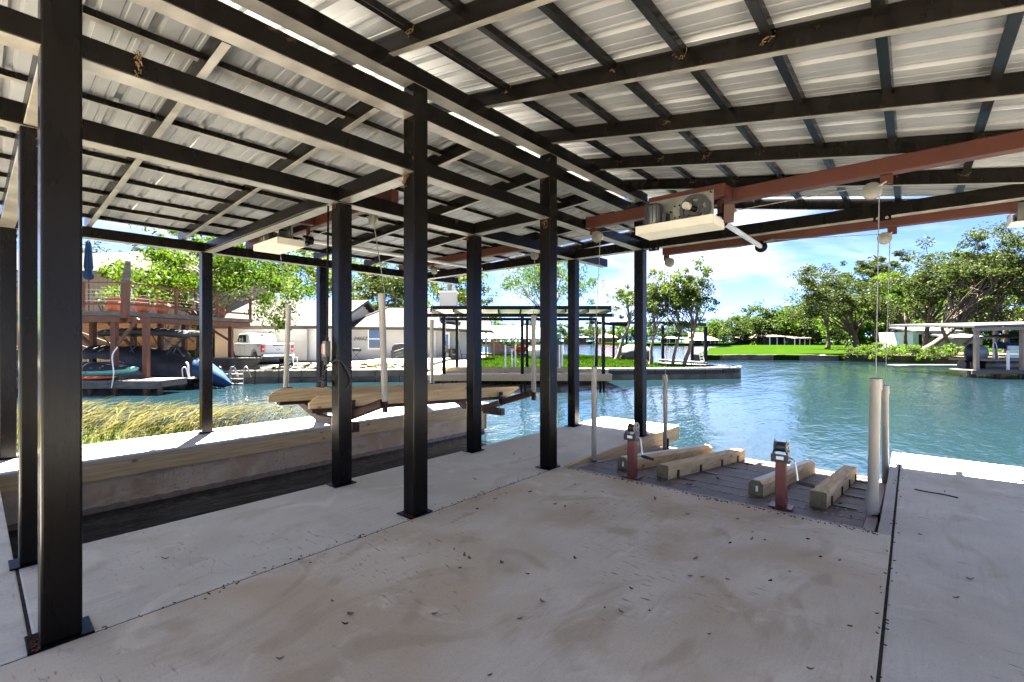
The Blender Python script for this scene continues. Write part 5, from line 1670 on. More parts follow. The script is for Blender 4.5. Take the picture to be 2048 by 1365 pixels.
tkb().poly([(2.185, -0.70, 1.46), (2.185, 0.70, 1.46), (2.395, 0.64, 1.90), (2.395, -0.64, 1.90)], (-0.02, 0, 0.008)).build('rear_window', MAT['glass'], tk)
tkb().box(2.36, 2.44, -0.10, 0.10, 1.965, 2.005).build('brake_lamp', MAT['taillight'], tk)
tg = tkb().box(-0.025, 0.0, -0.80, 0.80, 0.72, 1.30).build('tailgate', MAT['truckwhite'], tk, bev=0.01)
tkb().box(-0.034, -0.027, -0.34, 0.34, 1.19, 1.27).build('tailgate_handle', MAT['black'], tg)
ov = [(-0.028, 0.115 * math.cos(a), 0.95 + 0.05 * math.sin(a)) for a in [2 * math.pi * k / 20 for k in range(20)]]
tkb().poly(ov, (-0.006, 0, 0)).build('emblem', MAT['navy'], tg)
ov2 = [(-0.035, 0.075 * math.cos(a), 0.95 + 0.022 * math.sin(a)) for a in [2 * math.pi * k / 16 for k in range(16)]]
tkb().poly(ov2, (-0.003, 0, 0)).build('emblem_script', MAT['label'], tg)
tkb().box(-0.22, 0.10, -1.0, 1.0, 0.50, 0.68).build('rear_bumper', MAT['chrome'], tk, bev=0.03)
tkb().box(-0.226, -0.221, -0.26, 0.10, 0.54, 0.66).build('number_plate', MAT['label'], tk)
tkb().box(-0.12, 5.6, -0.82, 0.82, 0.36, 0.50).build('chassis', MAT['black'], tk)
tkb().box(6.0, 6.10, -0.95, 0.95, 0.50, 0.70).build('front_bumper', MAT['chrome'], tk, bev=0.02)
for x0 in (1.22, 4.98):
    for s_ in (-1, 1):
        y0 = s_ * 0.86
        ty = tkb().tube([(x0, y0 - 0.14, 0.40), (x0, y0 - 0.11, 0.40), (x0, y0 + 0.11, 0.40), (x0, y0 + 0.14, 0.40)], [0.33, 0.40, 0.40, 0.33], 22).build('wheel', MAT['rubber'], tk, smooth=True)
        tkb().tube([(x0, y0 + s_ * 0.10, 0.40), (x0, y0 + s_ * 0.145, 0.40)], [0.25, 0.22], 16).build('rim', MAT['black'], ty, smooth=True)
        sp = tkb()
        for k in range(8):
            a = 2 * math.pi * k / 8
            sp.beam((x0 + 0.05 * math.cos(a), y0 + s_ * 0.15, 0.40 + 0.05 * math.sin(a)), (x0 + 0.22 * math.cos(a), y0 + s_ * 0.148, 0.40 + 0.22 * math.sin(a)), 0.05, 0.012, up=(0, 1, 0))
        sp.build('rim_spokes', MAT['chrome'], ty)
fx = bpy.data.curves.new('side_badge', 'FONT')
fx.body = 'FX4'
fx.size = 0.24
fx.shear = 0.3
fx.extrude = 0.004
tmp = bpy.data.objects.new('side_badge', fx)
C.objects.link(tmp)
bpy.context.view_layer.update()
me = bpy.data.meshes.new_from_object(tmp.evaluated_get(bpy.context.evaluated_depsgraph_get()))
bpy.data.objects.remove(tmp)
bd_ = link(me, 'side_badge', MAT['black'], tk)
bd_.matrix_local = Matrix.Translation(Vector((0.74, 1.006, 1.12))) @ Matrix.Rotation(R(180), 4, 'Z') @ Matrix.Rotation(R(90), 4, 'X')

# ---- timber deck over the boat slips
DK = sthing('timber_deck', 'raised red-brown timber deck with cable railing standing on posts over boat slips', 'deck', -18, 22, -0.7)
DP = [(-25.5, 19.3), (-16.25, 19.5), (-15.2, 27.2), (-25.5, 27.2)]
DZ = 2.76
inset = [(-25.5, 19.34), (-16.29, 19.54), (-15.24, 27.16), (-25.5, 27.16)]
nb = 28
for k in range(nb):                      # boards run away from the water's edge
    t0, t1 = k / nb, (k + 1) / nb - 0.0016
    q = []
    for (pa_, pb_), tt in (((DP[0], DP[1]), t0), ((DP[0], DP[1]), t1), ((DP[3], DP[2]), t1), ((DP[3], DP[2]), t0)):
        q.append((pa_[0] + (pb_[0] - pa_[0]) * tt, pa_[1] + (pb_[1] - pa_[1]) * tt + (0.03 if pa_[1] < 22 else -0.03), DZ - 0.035))
    sb().poly(q, (0, 0, 0.035)).build('deck_board', MAT['cedarwood'], DK)
for a, b_ in ((DP[0], DP[1]), (DP[1], DP[2])):
    sb().beam((*a, DZ - 0.10), (*b_, DZ - 0.10), 0.06, 0.19).build('rim_board', MAT['greywood'], DK)
    sb().beam((a[0], a[1] + 0.15, DZ - 0.34), (b_[0] - 0.15, b_[1], DZ - 0.34), 0.10, 0.24).build('beam', MAT['cedarwood'], DK)
for k in range(9):
    d = 20.2 + k * 0.85
    sb().box(-25.5, -16.3 + (d - 19.5) * 0.14, d, d + 0.06, DZ - 0.24, DZ - 0.04).build('joist', MAT['cedarwood'], DK)
edge_pts = [(-25.0, 19.32), (lat(166, 19.45), 19.45), (-16.28, 19.55)]
def on_e(t): return (-16.28 + (1.08) * t, 19.55 + 7.6 * t)
right = [on_e(0.33), on_e(0.66), on_e(0.985)]
rail_posts(DK, edge_pts[:2] + right, DZ, DZ + 1.17, MAT['cedarwood'], 0.11)
zz = hgt(523, 19.5)
sb().beam((-16.28, 19.55, DZ - 0.3), (-16.24, 19.55, DZ + 1.2), 0.22, 0.22, up=(0, 1, 0)).build('corner_post', MAT['cedarwood'], DK)
cp = sb()
for k in range(7):
    t0, t1 = k / 7, (k + 1) / 7
    z0, z1 = DZ + 1.2 + (zz - DZ - 1.2) * t0, DZ + 1.2 + (zz - DZ - 1.2) * t1
    cp.beam((-16.24 + 0.10 * t0, 19.55, z0), (-16.24 + 0.10 * t1, 19.55, z1 + 0.01), 0.20 - 0.02 * t0, 0.20 - 0.02 * t0, up=(math.sin(t0), math.cos(t0), 0))
cp.build('twisted_post', MAT['greywood'], DK)
seq = edge_pts + right
for a, b_ in zip(seq[:-1], seq[1:]):
    sb().beam((*a, DZ + 1.19), (*b_, DZ + 1.19), 0.14, 0.05).build('top_rail', MAT['cedarwood'], DK)
    sb().beam((*a, DZ + 0.30), (*b_, DZ + 0.30), 0.05, 0.09).build('lower_rail', MAT['cedarwood'], DK)
    for k in range(5):
        z = DZ + 0.43 + k * 0.15
        sb().tube([(*a, z), (*b_, z)], 0.006, 4).build('rail_cable', MAT['zinc'], DK)
def deck_post(px, d, z0=-1.6):
    l = lat(px, d)
    sb().box(l - 0.10, l + 0.10, d - 0.10, d + 0.10, z0, DZ - 0.23).build('post', MAT['cedarwood'], DK)
    return l
for px, d in ((186, 22.6), (229, 19.6), (292.5, 19.9), (267, 24.5), (321, 25.5), (369, 25.8), (461.5, 26.3), (20, 19.6), (92, 23)):
    deck_post(px, d)
l1, l2 = lat(229, 19.6), lat(292.5, 19.9)
sb().beam((l1 + 0.1, 19.6, 1.35), (l1 + 1.0, 19.6, DZ - 0.32), 0.08, 0.12).build('brace', MAT['cedarwood'], DK)
sb().beam((lat(461, 26.3) - 0.1, 26.3, 1.55), (lat(461, 26.3) - 1.1, 25.6, DZ - 0.32), 0.08, 0.12).build('brace', MAT['cedarwood'], DK)
sb().beam((lat(186, 22.6) - 0.1, 22.6, 1.3), (lat(186, 22.6) - 1.1, 22.4, DZ - 0.32), 0.08, 0.12).build('brace', MAT['cedarwood'], DK)
sb().beam((lat(267, 24.5) - 0.1, 24.5, 1.2), (lat(267, 24.5) - 1.3, 24.5, DZ - 0.3), 0.08, 0.12).build('brace', MAT['cedarwood'], DK)
# pots
def pot(px, d, s_, plant, lb):
    l = lat(px, d)
    t = sthing('clay_pot', lb, 'plant pot', l, d, DZ, group='terracotta pots along the deck railing')
    pr = [(0.22, 0), (0.30, 0.10), (0.42, 0.28), (0.38, 0.45), (0.27, 0.58), (0.26, 0.62), (0.31, 0.68), (0.30, 0.72), (0.25, 0.72)]
    sb().lathe((l, d, DZ), [(r * s_ * 0.82, z * s_) for r, z in pr], 18).build('pot', MAT['terracotta'], t, smooth=True)
    if plant:
        rng = np.random.default_rng(int(px))
        c = np.array(Q(l, d, DZ + 0.95 * s_))
        V, Fc = leaf_cards(c[None] + rng.normal(size=(5, 3)) * 0.12, np.full(5, 0.22), 26, 0.16, rng)
        me = np_mesh('plant', V, Fc)
        o = link(me, 'plant', MAT['yellow'] if plant == 1 else MAT['oakb'], t)
        o.matrix_local = WM[t].inverted()
pot(228, 20.4, 0.95, 2, 'terracotta pot behind the corner post of the deck beside an iron chair')
pot(286, 20.9, 0.98, 2, 'wide terracotta pot next to the twisted corner timber')
pot(325, 21.8, 0.96, 1, 'terracotta pot holding a yellow-leaved plant on the deck')
pot(441, 25.3, 0.92, 0, 'terracotta pot without a plant beside the last railing bay')
# umbrella and chair
um = sthing('patio_umbrella', 'closed navy blue patio umbrella standing on the timber deck', 'umbrella', lat(177, 21.2), 21.2, DZ)
l, d = lat(177, 21.2), 21.2
sb().tube([(l, d, DZ), (l, d, hgt(481, 21.2))], 0.022, 8).build('pole', MAT['black'], um, smooth=True)
fb = sb()
prz = [(0.03, 481), (0.09, 487), (0.12, 510), (0.15, 535), (0.12, 540), (0.17, 552), (0.14, 558), (0.05, 560)]
pts_ = []
fb.grid(lambda u, v: (l + (lambda r: r * (1 + 0.22 * math.cos(12 * math.pi * u)) * math.cos(2 * math.pi * u))(np.interp(v * 7, range(8), [q[0] for q in prz])), d + (lambda r: r * (1 + 0.22 * math.cos(12 * math.pi * u)) * math.sin(2 * math.pi * u))(np.interp(v * 7, range(8), [q[0] for q in prz])), hgt(np.interp(v * 7, range(8), [q[1] for q in prz]), 21.2)), 36, 21)
fb.build('folded_cloth', MAT['navy'], um, smooth='all')
ic = sthing('iron_chair', 'black wrought iron chair with scroll back on the timber deck', 'chair', lat(196, 20.6), 20.6, DZ)
l, d = lat(198, 20.6), 20.6
b = sb()
b.tube([(l - 0.30, d, DZ + 0.98), (l + 0.12, d, DZ + 0.02)], 0.018, 6).tube([(l + 0.0, d, DZ + 1.0), (l + 0.30, d, DZ + 0.45), (l + 0.40, d, DZ)], 0.018, 6).tube([(l - 0.30, d, DZ + 0.98), (l, d, DZ + 1.0)], 0.016, 6)
b.build('frame', MAT['black'], ic)
sb().box(l - 0.05, l + 0.33, d - 0.22, d + 0.22, DZ + 0.42, DZ + 0.45).build('seat', MAT['black'], ic)
sb().tube([(l - 0.15 + 0.13 * math.cos(a), d, DZ + 0.72 + 0.16 * math.sin(a)) for a in [2 * math.pi * k / 12 for k in range(13)]], 0.012, 5).build('scroll', MAT['black'], ic)
sb().tube([(l + 0.25, d + 0.2, DZ), (l + 0.25, d + 0.2, DZ + 0.43)], 0.016, 6).build('leg', MAT['black'], ic)
sb().tube([(l - 0.02, d + 0.2, DZ), (l - 0.02, d + 0.2, DZ + 0.43)], 0.016, 6).build('leg', MAT['black'], ic)

# ---- lower dock with kayaks
ld = sthing('boat_slip_dock', 'weathered grey timber dock at the water under the raised deck', 'dock', -18, 19.5, -0.6)
k = 0
lx = -25.5
while lx < lat(330, 19.0):
    sb().box(lx, min(lx + 0.14, lat(330, 19)), 18.72, 20.2, -0.13, -0.09).build('plank', MAT['greywood'], ld)
    lx += 0.15
for a, b_ in ((-25.5, lat(226, 18.9)), (lat(226, 18.9) + 0.01, lat(328, 18.9))):
    sb().box(a, b_, 18.66, 18.715, -0.42, -0.10).build('fascia_board', MAT['greywood'], ld, bev=0.01)
sb().box(lat(330, 19.0) + 0.005, lat(330, 19) + 0.06, 18.7, 20.2, -0.36, -0.10).build('fascia_board', MAT['greywood'], ld)
for px in (178, 229, 290, 318):
    sb().lathe((lat(px, 18.95), 19.0, 0), [(0.09, -3), (0.09, -0.14)], 8).build('pile', MAT['timber'], ld)
pp = sb().tube(arc([(lat(224, 18.64), 18.62, -0.38), (lat(229, 18.64), 18.60, 0.2), (lat(228, 18.7), 18.62, 0.9), (lat(226, 18.7), 18.9, 1.25)]), 0.022, 8).build('fender_pole', MAT['white'], ld, smooth=True)
def kayak(name, lc, d, zc, L_, w, h, m, label, cover=None):
    t = sthing(name, label, 'kayak', lc, d, zc)
    def f(u, v):
        x = -1 + 2 * u
        prof_ = max(0.02, (1 - abs(x) ** 2.6)) ** 0.6
        a = 2 * math.pi * v
        rocker = 0.34 * abs(x) ** 3
        return (lc + x * L_ / 2, d + math.cos(a) * w / 2 * prof_, zc + h / 2 + (math.sin(a) * h / 2 * (0.55 + 0.45 * prof_)) * prof_ ** 0.5 + rocker * h)
    sb().grid(f, 26, 14).build('hull', m, t, smooth='all')
    if cover:
        def g(u, v):
            x = -0.95 + 1.80 * u
            a = math.pi * v
            pr = max(0.02, (1 - abs(x) ** 2.6)) ** 0.6
            return (lc + x * L_ / 2, d + math.cos(a) * (w / 2 + 0.03) * pr, zc + h * 0.62 + math.sin(a) * (0.20 + 0.16 * math.exp(-((x - 0.0) * 2.6) ** 2)) * pr + 0.30 * h * abs(x) ** 3)
        sb().grid(g, 26, 10).build('cover', cover, t, smooth='all')
        for x in (-0.55, -0.1, 0.2):
            sb().tube([(lc + x * L_ / 2, d - w / 2 - 0.02, zc + h * 0.66), (lc + x * L_ / 2 - 0.01, d - w / 2 - 0.03, zc + h * 0.36)], 0.012, 5).build('strap', MAT['black'], t)
    return t
kayak('kayak', lat(172, 19.5), 19.45, -0.02, 4.5, 0.86, 0.46, MAT['teal'], 'teal kayak with a slate cover lying on the grey dock', MAT['slate'])
kayak('kayak', lat(168, 19.1), 18.98, -0.088, 3.0, 0.5, 0.15, MAT['orange'], 'flat orange kayak lying under the teal one')

# ---- covered wakeboat on pontoons
bo = sthing('covered_boat', 'boat under a black cover with a bimini top in the slip below the deck', 'boat', lat(290, 22.5), 22.5, -0.5)
bl0, bl1 = lat(120, 22.5), lat(404, 22.5)
def hull(u, v):
    x = bl0 + (bl1 - 1.6 - bl0) * u
    a = math.pi * (0.08 + 0.84 * v)
    w = 1.15 * (1 - max(0, (0.25 - u)) ** 2 * 6)
    drop = 0.0
    return (x, 22.6 + math.cos(a) * w, 0.72 - math.sin(a) ** 0.7 * 1.2)
sb().grid(hull, 24, 12).build('hull', MAT['hullgrey'], bo, smooth='all')
sb().tube(arc([(lat(150, 21.4), 21.42, 0.50), (lat(250, 21.4), 21.40, 0.44), (lat(300, 21.4), 21.42, 0.05), (lat(318, 21.4), 21.45, -0.28)]), 0.05, 6).build('rub_rail', MAT['black'], bo)
xs = [120, 165, 186, 205, 222, 240, 262, 283, 300, 322, 345, 372, 396, 406]
zs = [700, 706, 700, 689, 693, 696, 693, 697, 699, 703, 712, 722, 733, 745]
def cover(u, v):
    px = 120 + 286 * u
    top = hgt(np.interp(px, xs, zs), 22.2)
    a = math.pi * v
    low = np.interp(px, [120, 262, 300, 325, 406], [0.72, 0.66, 0.40, -0.10, -0.2])
    w = 1.22 * (1 - 0.25 * max(0, u - 0.8) / 0.2)
    s_ = max(0.0, math.sin(a)) ** 0.55
    fold = 0.05 * math.sin(u * 70) * math.sin(a * 5) * (1 - s_ * 0.5)
    return (lat(px, 22.4), 22.55 + math.cos(a) * w + fold, low + (top - low) * s_ + 0.02 * math.sin(u * 44 + a * 3))
sb().grid(cover, 60, 18).build('boat_cover', MAT['tarp'], bo, smooth='all')
def bim(u, v):
    px = 219 + 175 * u
    return (lat(px, 22.2), 21.5 + 1.9 * v, hgt(659 - 5 * math.sin(math.pi * u) + 4 * u, 22.2) - 0.16 * (2 * v - 1) ** 4)
bmn = sb().grid(bim, 20, 8).build('bimini_top', MAT['tarp'], bo, smooth='all')
sd = bmn.modifiers.new('cloth', 'SOLIDIFY'); sd.thickness = 0.22; sd.offset = -1
for a, b_ in ((( 222, 667), (262, 712)), ((394, 668), (352, 708)), ((330, 664), (378, 702)), ((268, 668), (292, 712)), ((295, 690), (262, 720)), ((372, 690), (384, 712))):
    for dd in (21.6, 23.3):
        sb().tube([P_ for P_ in ((lat(a[0], 22.2), dd, hgt(a[1], 22.2)), (lat(b_[0], 22.2), dd, hgt(b_[1], 22.2)))], 0.028, 6).build('bimini_frame', MAT['black'], bo)
def mound(u, v):
    a, q = 2 * math.pi * u, 0.5 * math.pi * v
    return (lat(352, 24) + math.cos(a) * math.cos(q) * 0.75, 24.0 + math.sin(a) * math.cos(q) * 0.6, 0.40 + math.sin(q) * 0.80 + 0.03 * math.sin(a * 5))
sb().grid(mound, 20, 8).build('console_cover', MAT['tarp'], bo, smooth='all')
sb().box(lat(322, 21.4), lat(404, 21.4), 20.7, 22.3, -0.22, -0.16).build('swim_deck', MAT['greywood'], bo, bev=0.01)
sb().tube([(lat(300, 21.3), 21.2, -0.52), (lat(346, 21.3), 21.2, -0.50), (lat(368, 21.3), 21.2, -0.46), (lat(374, 21.3), 21.2, -0.42)], [0.30, 0.30, 0.25, 0.10], 14).build('pontoon', MAT['zinc'], bo, smooth=True)
sb().tube([(lat(300, 23), 23.2, -0.52), (lat(372, 23), 23.2, -0.48)], [0.30, 0.24], 14).build('pontoon', MAT['zinc'], bo, smooth=True)
sb().tube(arc([(lat(372, 21.2), 21.0, -0.16), (lat(371, 21.2), 21.0, 0.25), (lat(378, 21.2), 21.0, 0.28), (lat(383, 21.2), 21.0, -0.16)]), 0.022, 6).build('grab_rail', MAT['white'], bo, smooth=True)
sb().tube(arc([(lat(381, 21.2), 20.9, 0.55), (lat(385, 21.2), 20.9, 0.40), (lat(387, 21.2), 20.9, -0.16)]), 0.04, 8).build('ski_pole', MAT['white'], bo, smooth=True)
# outboard under a dark blue cover, moored next to it
ob = sthing('covered_outboard', 'outboard motor wrapped in a dark blue cover at the stern by the ladders', 'motor', lat(428, 21.5), 21.5, -0.6)
def cone(u, v):
    a = 2 * math.pi * u
    px = 392 + 68 * v
    zc = np.interp(v, [0, 0.3, 0.7, 1], [0.25, 0.05, -0.28, -0.5])
    r = np.interp(v, [0, 0.3, 0.75, 1], [0.45, 0.52, 0.34, 0.06])
    return (lat(px, 21.5), 21.6 + math.cos(a) * r * 0.9, zc + math.sin(a) * r * (1 + 0.08 * math.sin(a * 6)))
sb().grid(cone, 24, 10).build('cover', MAT['navy'], ob, smooth='all')
sb().tube([(lat(405, 21.6), 21.8, -0.45), (lat(405, 21.6), 21.8, -1.2)], 0.09, 10).build('lower_leg', MAT['hullgrey'], ob)
sb().tube([(lat(388, 21.8), 22.0, -0.55), (lat(418, 21.8), 22.0, -0.55)], [0.26, 0.22], 12).build('pontoon', MAT['zinc'], ob, smooth=True)
# swim ladders
for i, (px, lb) in enumerate(((451, 'folded aluminium swim ladder next to the dark blue motor cover'), (476, 'aluminium swim ladder hooked over the cove wall below the limestone'))):
    la = sthing('swim_ladder', lb, 'ladder', lat(px, 23.2), 23.2, -0.7)
    l, d = lat(px, 23.0), 23.1
    for s_ in (-0.2, 0.2):
        for o_ in (0, 0.30):
            pass
    for s_ in (-0.34, 0.34):
        sb().tube(arc([(l + s_ - 0.13, d, -0.75), (l + s_ - 0.13, d, 0.02), (l + s_, d, 0.22), (l + s_ + 0.13, d, 0.02), (l + s_ + 0.13, d + 0.2, -0.30)]), 0.024, 6).build('rail', MAT['tube'], la, smooth=True)
    for k in range(3):
        sb().tube([(l - 0.47, d, -0.62 + k * 0.24), (l + 0.21, d, -0.62 + k * 0.24)], 0.024, 6).build('rung', MAT['tube'], la, smooth=True)

# ---- slope behind the boat slips: orange plank wall, stair, fence
pw = sthing('plank_wall', 'orange board wall on the slope behind the boat slip', 'wall', -22, 31.5, 0)
for k in range(9):
    z0 = 0.9 + k * 0.21
    for a, b_ in ((150, 236), (237, 330), (331, 420)):
        sb().box(lat(a, 31.2), lat(b_, 31.2) - 0.015, 31.2 + 0.01 * (k % 2), 31.28, z0, z0 + 0.20).build('plank', MAT['orangewood'], pw)
for px in (152, 236, 330, 418):
    sb().box(lat(px, 31.2) - 0.05, lat(px, 31.2) + 0.05, 31.285, 31.38, 0.0, 2.9).build('post', MAT['cedarwood'], pw)
stn = sthing('stone_terrace', 'terraced tan stone blocks below the board wall', 'wall', -24, 29.5, 0)
for r in range(4):
    l = lat(120, 28.9)
    while l < lat(262, 28.9):
        w = rs.uniform(0.4, 0.9)
        sb().box(l, l + w - 0.02, 28.7 + r * 0.35, 29.9 + r * 0.35, -0.1 + r * 0.26, 0.15 + r * 0.26).build('stone', MAT['stonecap'], stn, bev=0.03)
        l += w
fe_ = sthing('iron_fence', 'black iron picket fence on the slope behind the covered boat', 'fence', -20, 30.2, 0.4)
for a, b_, za, zb in ((165, 238, 2.05, 1.15), (238, 345, 1.0, 1.0)):
    pa_, pb_ = (lat(a, 30.4), 30.4), (lat(b_, 30.4), 30.4)
    sb().tube([(*pa_, za), (*pb_, zb)], 0.025, 5).build('rail', MAT['black'], fe_)
    sb().tube([(*pa_, za - 0.85), (*pb_, zb - 0.85)], 0.025, 5).build('rail', MAT['black'], fe_)
    n = int((b_ - a) / 3.2)
    for k in range(n + 1):
        t = k / n
        x = pa_[0] + (pb_[0] - pa_[0]) * t
        z = za + (zb - za) * t
        sb().tube([(x, 30.4, z - 0.92), (x, 30.4, z + 0.04)], 0.012, 4, cap=False).build('picket', MAT['black'], fe_)
sx = sthing('wooden_stair', 'grey wooden stair climbing to the timber deck behind the boat', 'stairs', -18.5, 28.4, 0)
for dd in (28.0, 28.9):
    sb().beam((lat(322, 28.4), dd, 0.1), (lat(368, 28.4), dd, DZ - 0.1), 0.05, 0.28).build('stringer', MAT['greywood'], sx)
    sb().beam((lat(322, 28.4), dd, 1.0), (lat(368, 28.4), dd, DZ + 0.8), 0.05, 0.08).build('handrail', MAT['greywood'], sx)
for k in range(12):
    t = (k + 0.5) / 12
    l = lat(322, 28.4) + (lat(368, 28.4) - lat(322, 28.4)) * t
    sb().box(l - 0.14, l + 0.14, 28.03, 28.87, 0.12 + (DZ - 0.2) * t, 0.16 + (DZ - 0.2) * t).build('tread', MAT['greywood'], sx)

# ---- tan house on the hill and brick house at the side
th = sthing('tan_house', 'tan board-sided house with a grey shingle roof above the timber deck', 'house', -24, 39, 2.4)
wz = hgt(545, 36)
sb().box(lat(120, 36), lat(430, 36), 36.0, 45, 2.4, wz).build('wall', MAT['sidingtan'], th)
for px in range(124, 430, 9):
    sb().box(lat(px, 36), lat(px, 36) + 0.05, 35.965, 35.995, 2.4, wz - 0.05).build('batten', MAT['sidingtan'], th)
slope(th, (lat(100, 35.2), 35.2, wz - 0.05), (lat(450, 35.2), 35.2, wz + 0.0), (lat(400, 40.5), 40.5, hgt(498, 40.5)), (lat(100, 40.5), 40.5, hgt(510, 40.5)))
fascia(th, (lat(100, 35.15), 35.15, wz - 0.10), (lat(450, 35.15), 35.15, wz - 0.10))
for px, w in ((252, 0.9), (392, 1.3)):
    window(th, (lat(px, 35.96), 35.96), (1, 0), w, hgt(598, 36), hgt(572, 36))
bh = sthing('brick_house', 'red brick house with a white window glimpsed beside the timber deck', 'house', lat(28, 33), 33, 2.4)
MAT['brick'] = M('red_brick', (0.36, 0.13, 0.085), rough=0.9, col2=(0.26, 0.09, 0.06), vs=6, world=True)
sb().box(lat(-70, 33), lat(44, 33), 33, 40, 1.0, hgt(537, 33)).build('wall', MAT['brick'], bh)
window(bh, (lat(24, 32.97), 32.97), (1, 0), 0.6, hgt(572, 33), hgt(546, 33))
slope(bh, (lat(-80, 32.4), 32.4, hgt(540, 32.4)), (lat(50, 32.4), 32.4, hgt(540, 32.4)), (lat(50, 37), 37, hgt(505, 37)), (lat(-80, 37), 37, hgt(505, 37)))
lp = sthing('log_pile', 'dark stacked firewood under the deck', 'firewood', lat(30, 24), 24.5, 0)
for r in range(8):
    for k in range(7):
        sb().tube([(lat(14, 24) + k * 0.16 + (r % 2) * 0.08, 24.0, 0.1 + r * 0.15), (lat(14, 24) + k * 0.16 + (r % 2) * 0.08, 24.6, 0.1 + r * 0.15)], 0.075, 7).build('log', MAT['timber'], lp)
bt2 = sthing('covered_boat', 'small boat under a dark blue cover at the end of the grey dock', 'boat', lat(30, 21), 21, -0.5)
sb().blob((lat(26, 21), 21, -0.1), (1.3, 0.9, 0.65), 18, 10).build('boat_cover', MAT['navy'], bt2, smooth='all')
# ------------------------------------------------------------------ black-framed dock on the other side of the cove
od = sthing('covered_dock', 'black-framed open boat dock with a thin flat roof and pale walkway across the cove', 'boat dock', 0, 22.5, -0.7)
def ox(px, d): return lat(px, d)
za = -0.04
sb().box(ox(846, 21.6), ox(1224, 21.6), 21.5, 22.7, za - 0.05, za).build('walkway', MAT['cap'], od, bev=0.01)
sb().box(ox(850, 21.5), ox(1222, 21.5), 21.44, 21.495, za - 0.30, za - 0.01).build('fascia_board', MAT['pine_x'], od)
sb().box(ox(1222, 21.5) + 0.005, ox(1222, 21.5) + 0.05, 21.5, 22.7, za - 0.30, za - 0.01).build('fascia_board', MAT['pine_y'], od)
sb().box(ox(846, 21.6), ox(880, 21.6), 22.72, 26.2, za - 0.05, za).build('walkway', MAT['cap'], od)
sb().box(ox(902, 25.2), ox(1218, 25.2), 25.4, 26.2, za - 0.05, za + 0.02).build('walkway', MAT['cap'], od)
sb().box(ox(898, 25.2), ox(1218, 25.2), 25.34, 25.395, za - 0.34, za).build('fascia_board', MAT['pine_x'], od)
zr0 = 2.62
FP = ((888, 21.75), (1044.5, 21.75), (1206.5, 21.75), (914, 25.6), (1054, 25.6), (1192.5, 25.6))
for px, d in FP:
    w = 0.075
    sb().box(ox(px, d) - w, ox(px, d) + w, d - w, d + w, za, zr0).build('post', MAT['steel'], od)
for px, d in ((905, 21.9), (912, 21.9), (1043, 21.9), (1050, 21.9), (1201, 21.9), (1208, 21.9)):
    sb().lathe((ox(px, d), d, 0), [(0.055, -3), (0.055, za - 0.06)], 8).build('pile', MAT['steel'], od)
for d in (21.75, 25.6):
    sb().box(ox(868, 21.75) - 0.3, ox(1210, 21.75) + 0.35, d - 0.07, d + 0.07, zr0, zr0 + 0.16).build('beam', MAT['steel'], od)
for k in range(9):
    l = ox(868, 21.75) + k * (ox(1214, 21.75) - ox(868, 21.75)) / 8
    sb().beam((l, 20.9, zr0 + 0.255), (l, 26.6, zr0 + 0.255), 0.06, 0.15).build('rafter', MAT['steel'], od)
sb().box(ox(862, 20.9), ox(1222, 20.9), 20.84, 20.9, zr0 + 0.30, zr0 + 0.46).build('eave_trim', MAT['steel'], od)
rp = sb()
rp.poly([(ox(862, 20.9), 20.9, zr0 + 0.335), (ox(1222, 20.9) + 0.2, 20.9, zr0 + 0.335), (ox(1222, 20.9) + 0.2, 26.8, zr0 + 0.335), (ox(862, 20.9), 26.8, zr0 + 0.335)], (0, 0, 0.03))
rp.build('roof_sheet', MAT['galv'], od)
ol = sthing('boat_cradle', 'boat lift bunk with white guide pipes inside the black-framed dock', 'boat lift', ox(1010, 24), 24, -0.4)
for d in (23.3, 24.6):
    sb().box(ox(1000, 24) - 3.4, ox(1000, 24) + 3.6, d - 0.05, d + 0.05, -0.05, 0.13).build('bunk_board', MAT['pine_x'], ol)
for px in (1011, 1024, 1031, 1119, 1124.5):
    d = 24.2 + (px % 3) * 0.4
    sb().tube([(ox(px, d), d, 0.0), (ox(px, d), d, hgt(690 if px != 1024 else 697, d))], 0.04, 8).build('guide_post', MAT['white'], ol, smooth=True)
for px in (1010, 1121):
    sb().beam((ox(px, 24) - 0.3, 23.2, -0.12), (ox(px, 24) + 0.1, 24.8, -0.12), 0.1, 0.1).build('cradle_arm', MAT['red'], ol)
sup = sthing('paddle_board', 'dark paddle board with a green top standing on end behind a dock post', 'paddle board', ox(1113, 26.5), 26.5, 0)
def pb(u, v):
    a = 2 * math.pi * u
    z = v
    w = 0.36 * max(0.03, 1 - abs(2 * z - 1) ** 2.4) ** 0.6
    return (ox(1113, 26.5) + math.cos(a) * w, 26.5 + math.sin(a) * 0.06, -0.1 + z * 1.75)
sb().grid(pb, 16, 14).build('board', MAT['tarp'], sup, smooth='all')
sb().box(ox(1113, 26.5) - 0.12, ox(1113, 26.5) + 0.16, 26.45, 26.55, 1.66, 1.95).build('nose_bag', M('green_bag', (0.02, 0.20, 0.13), rough=0.6, world=True), sup, bev=0.03)

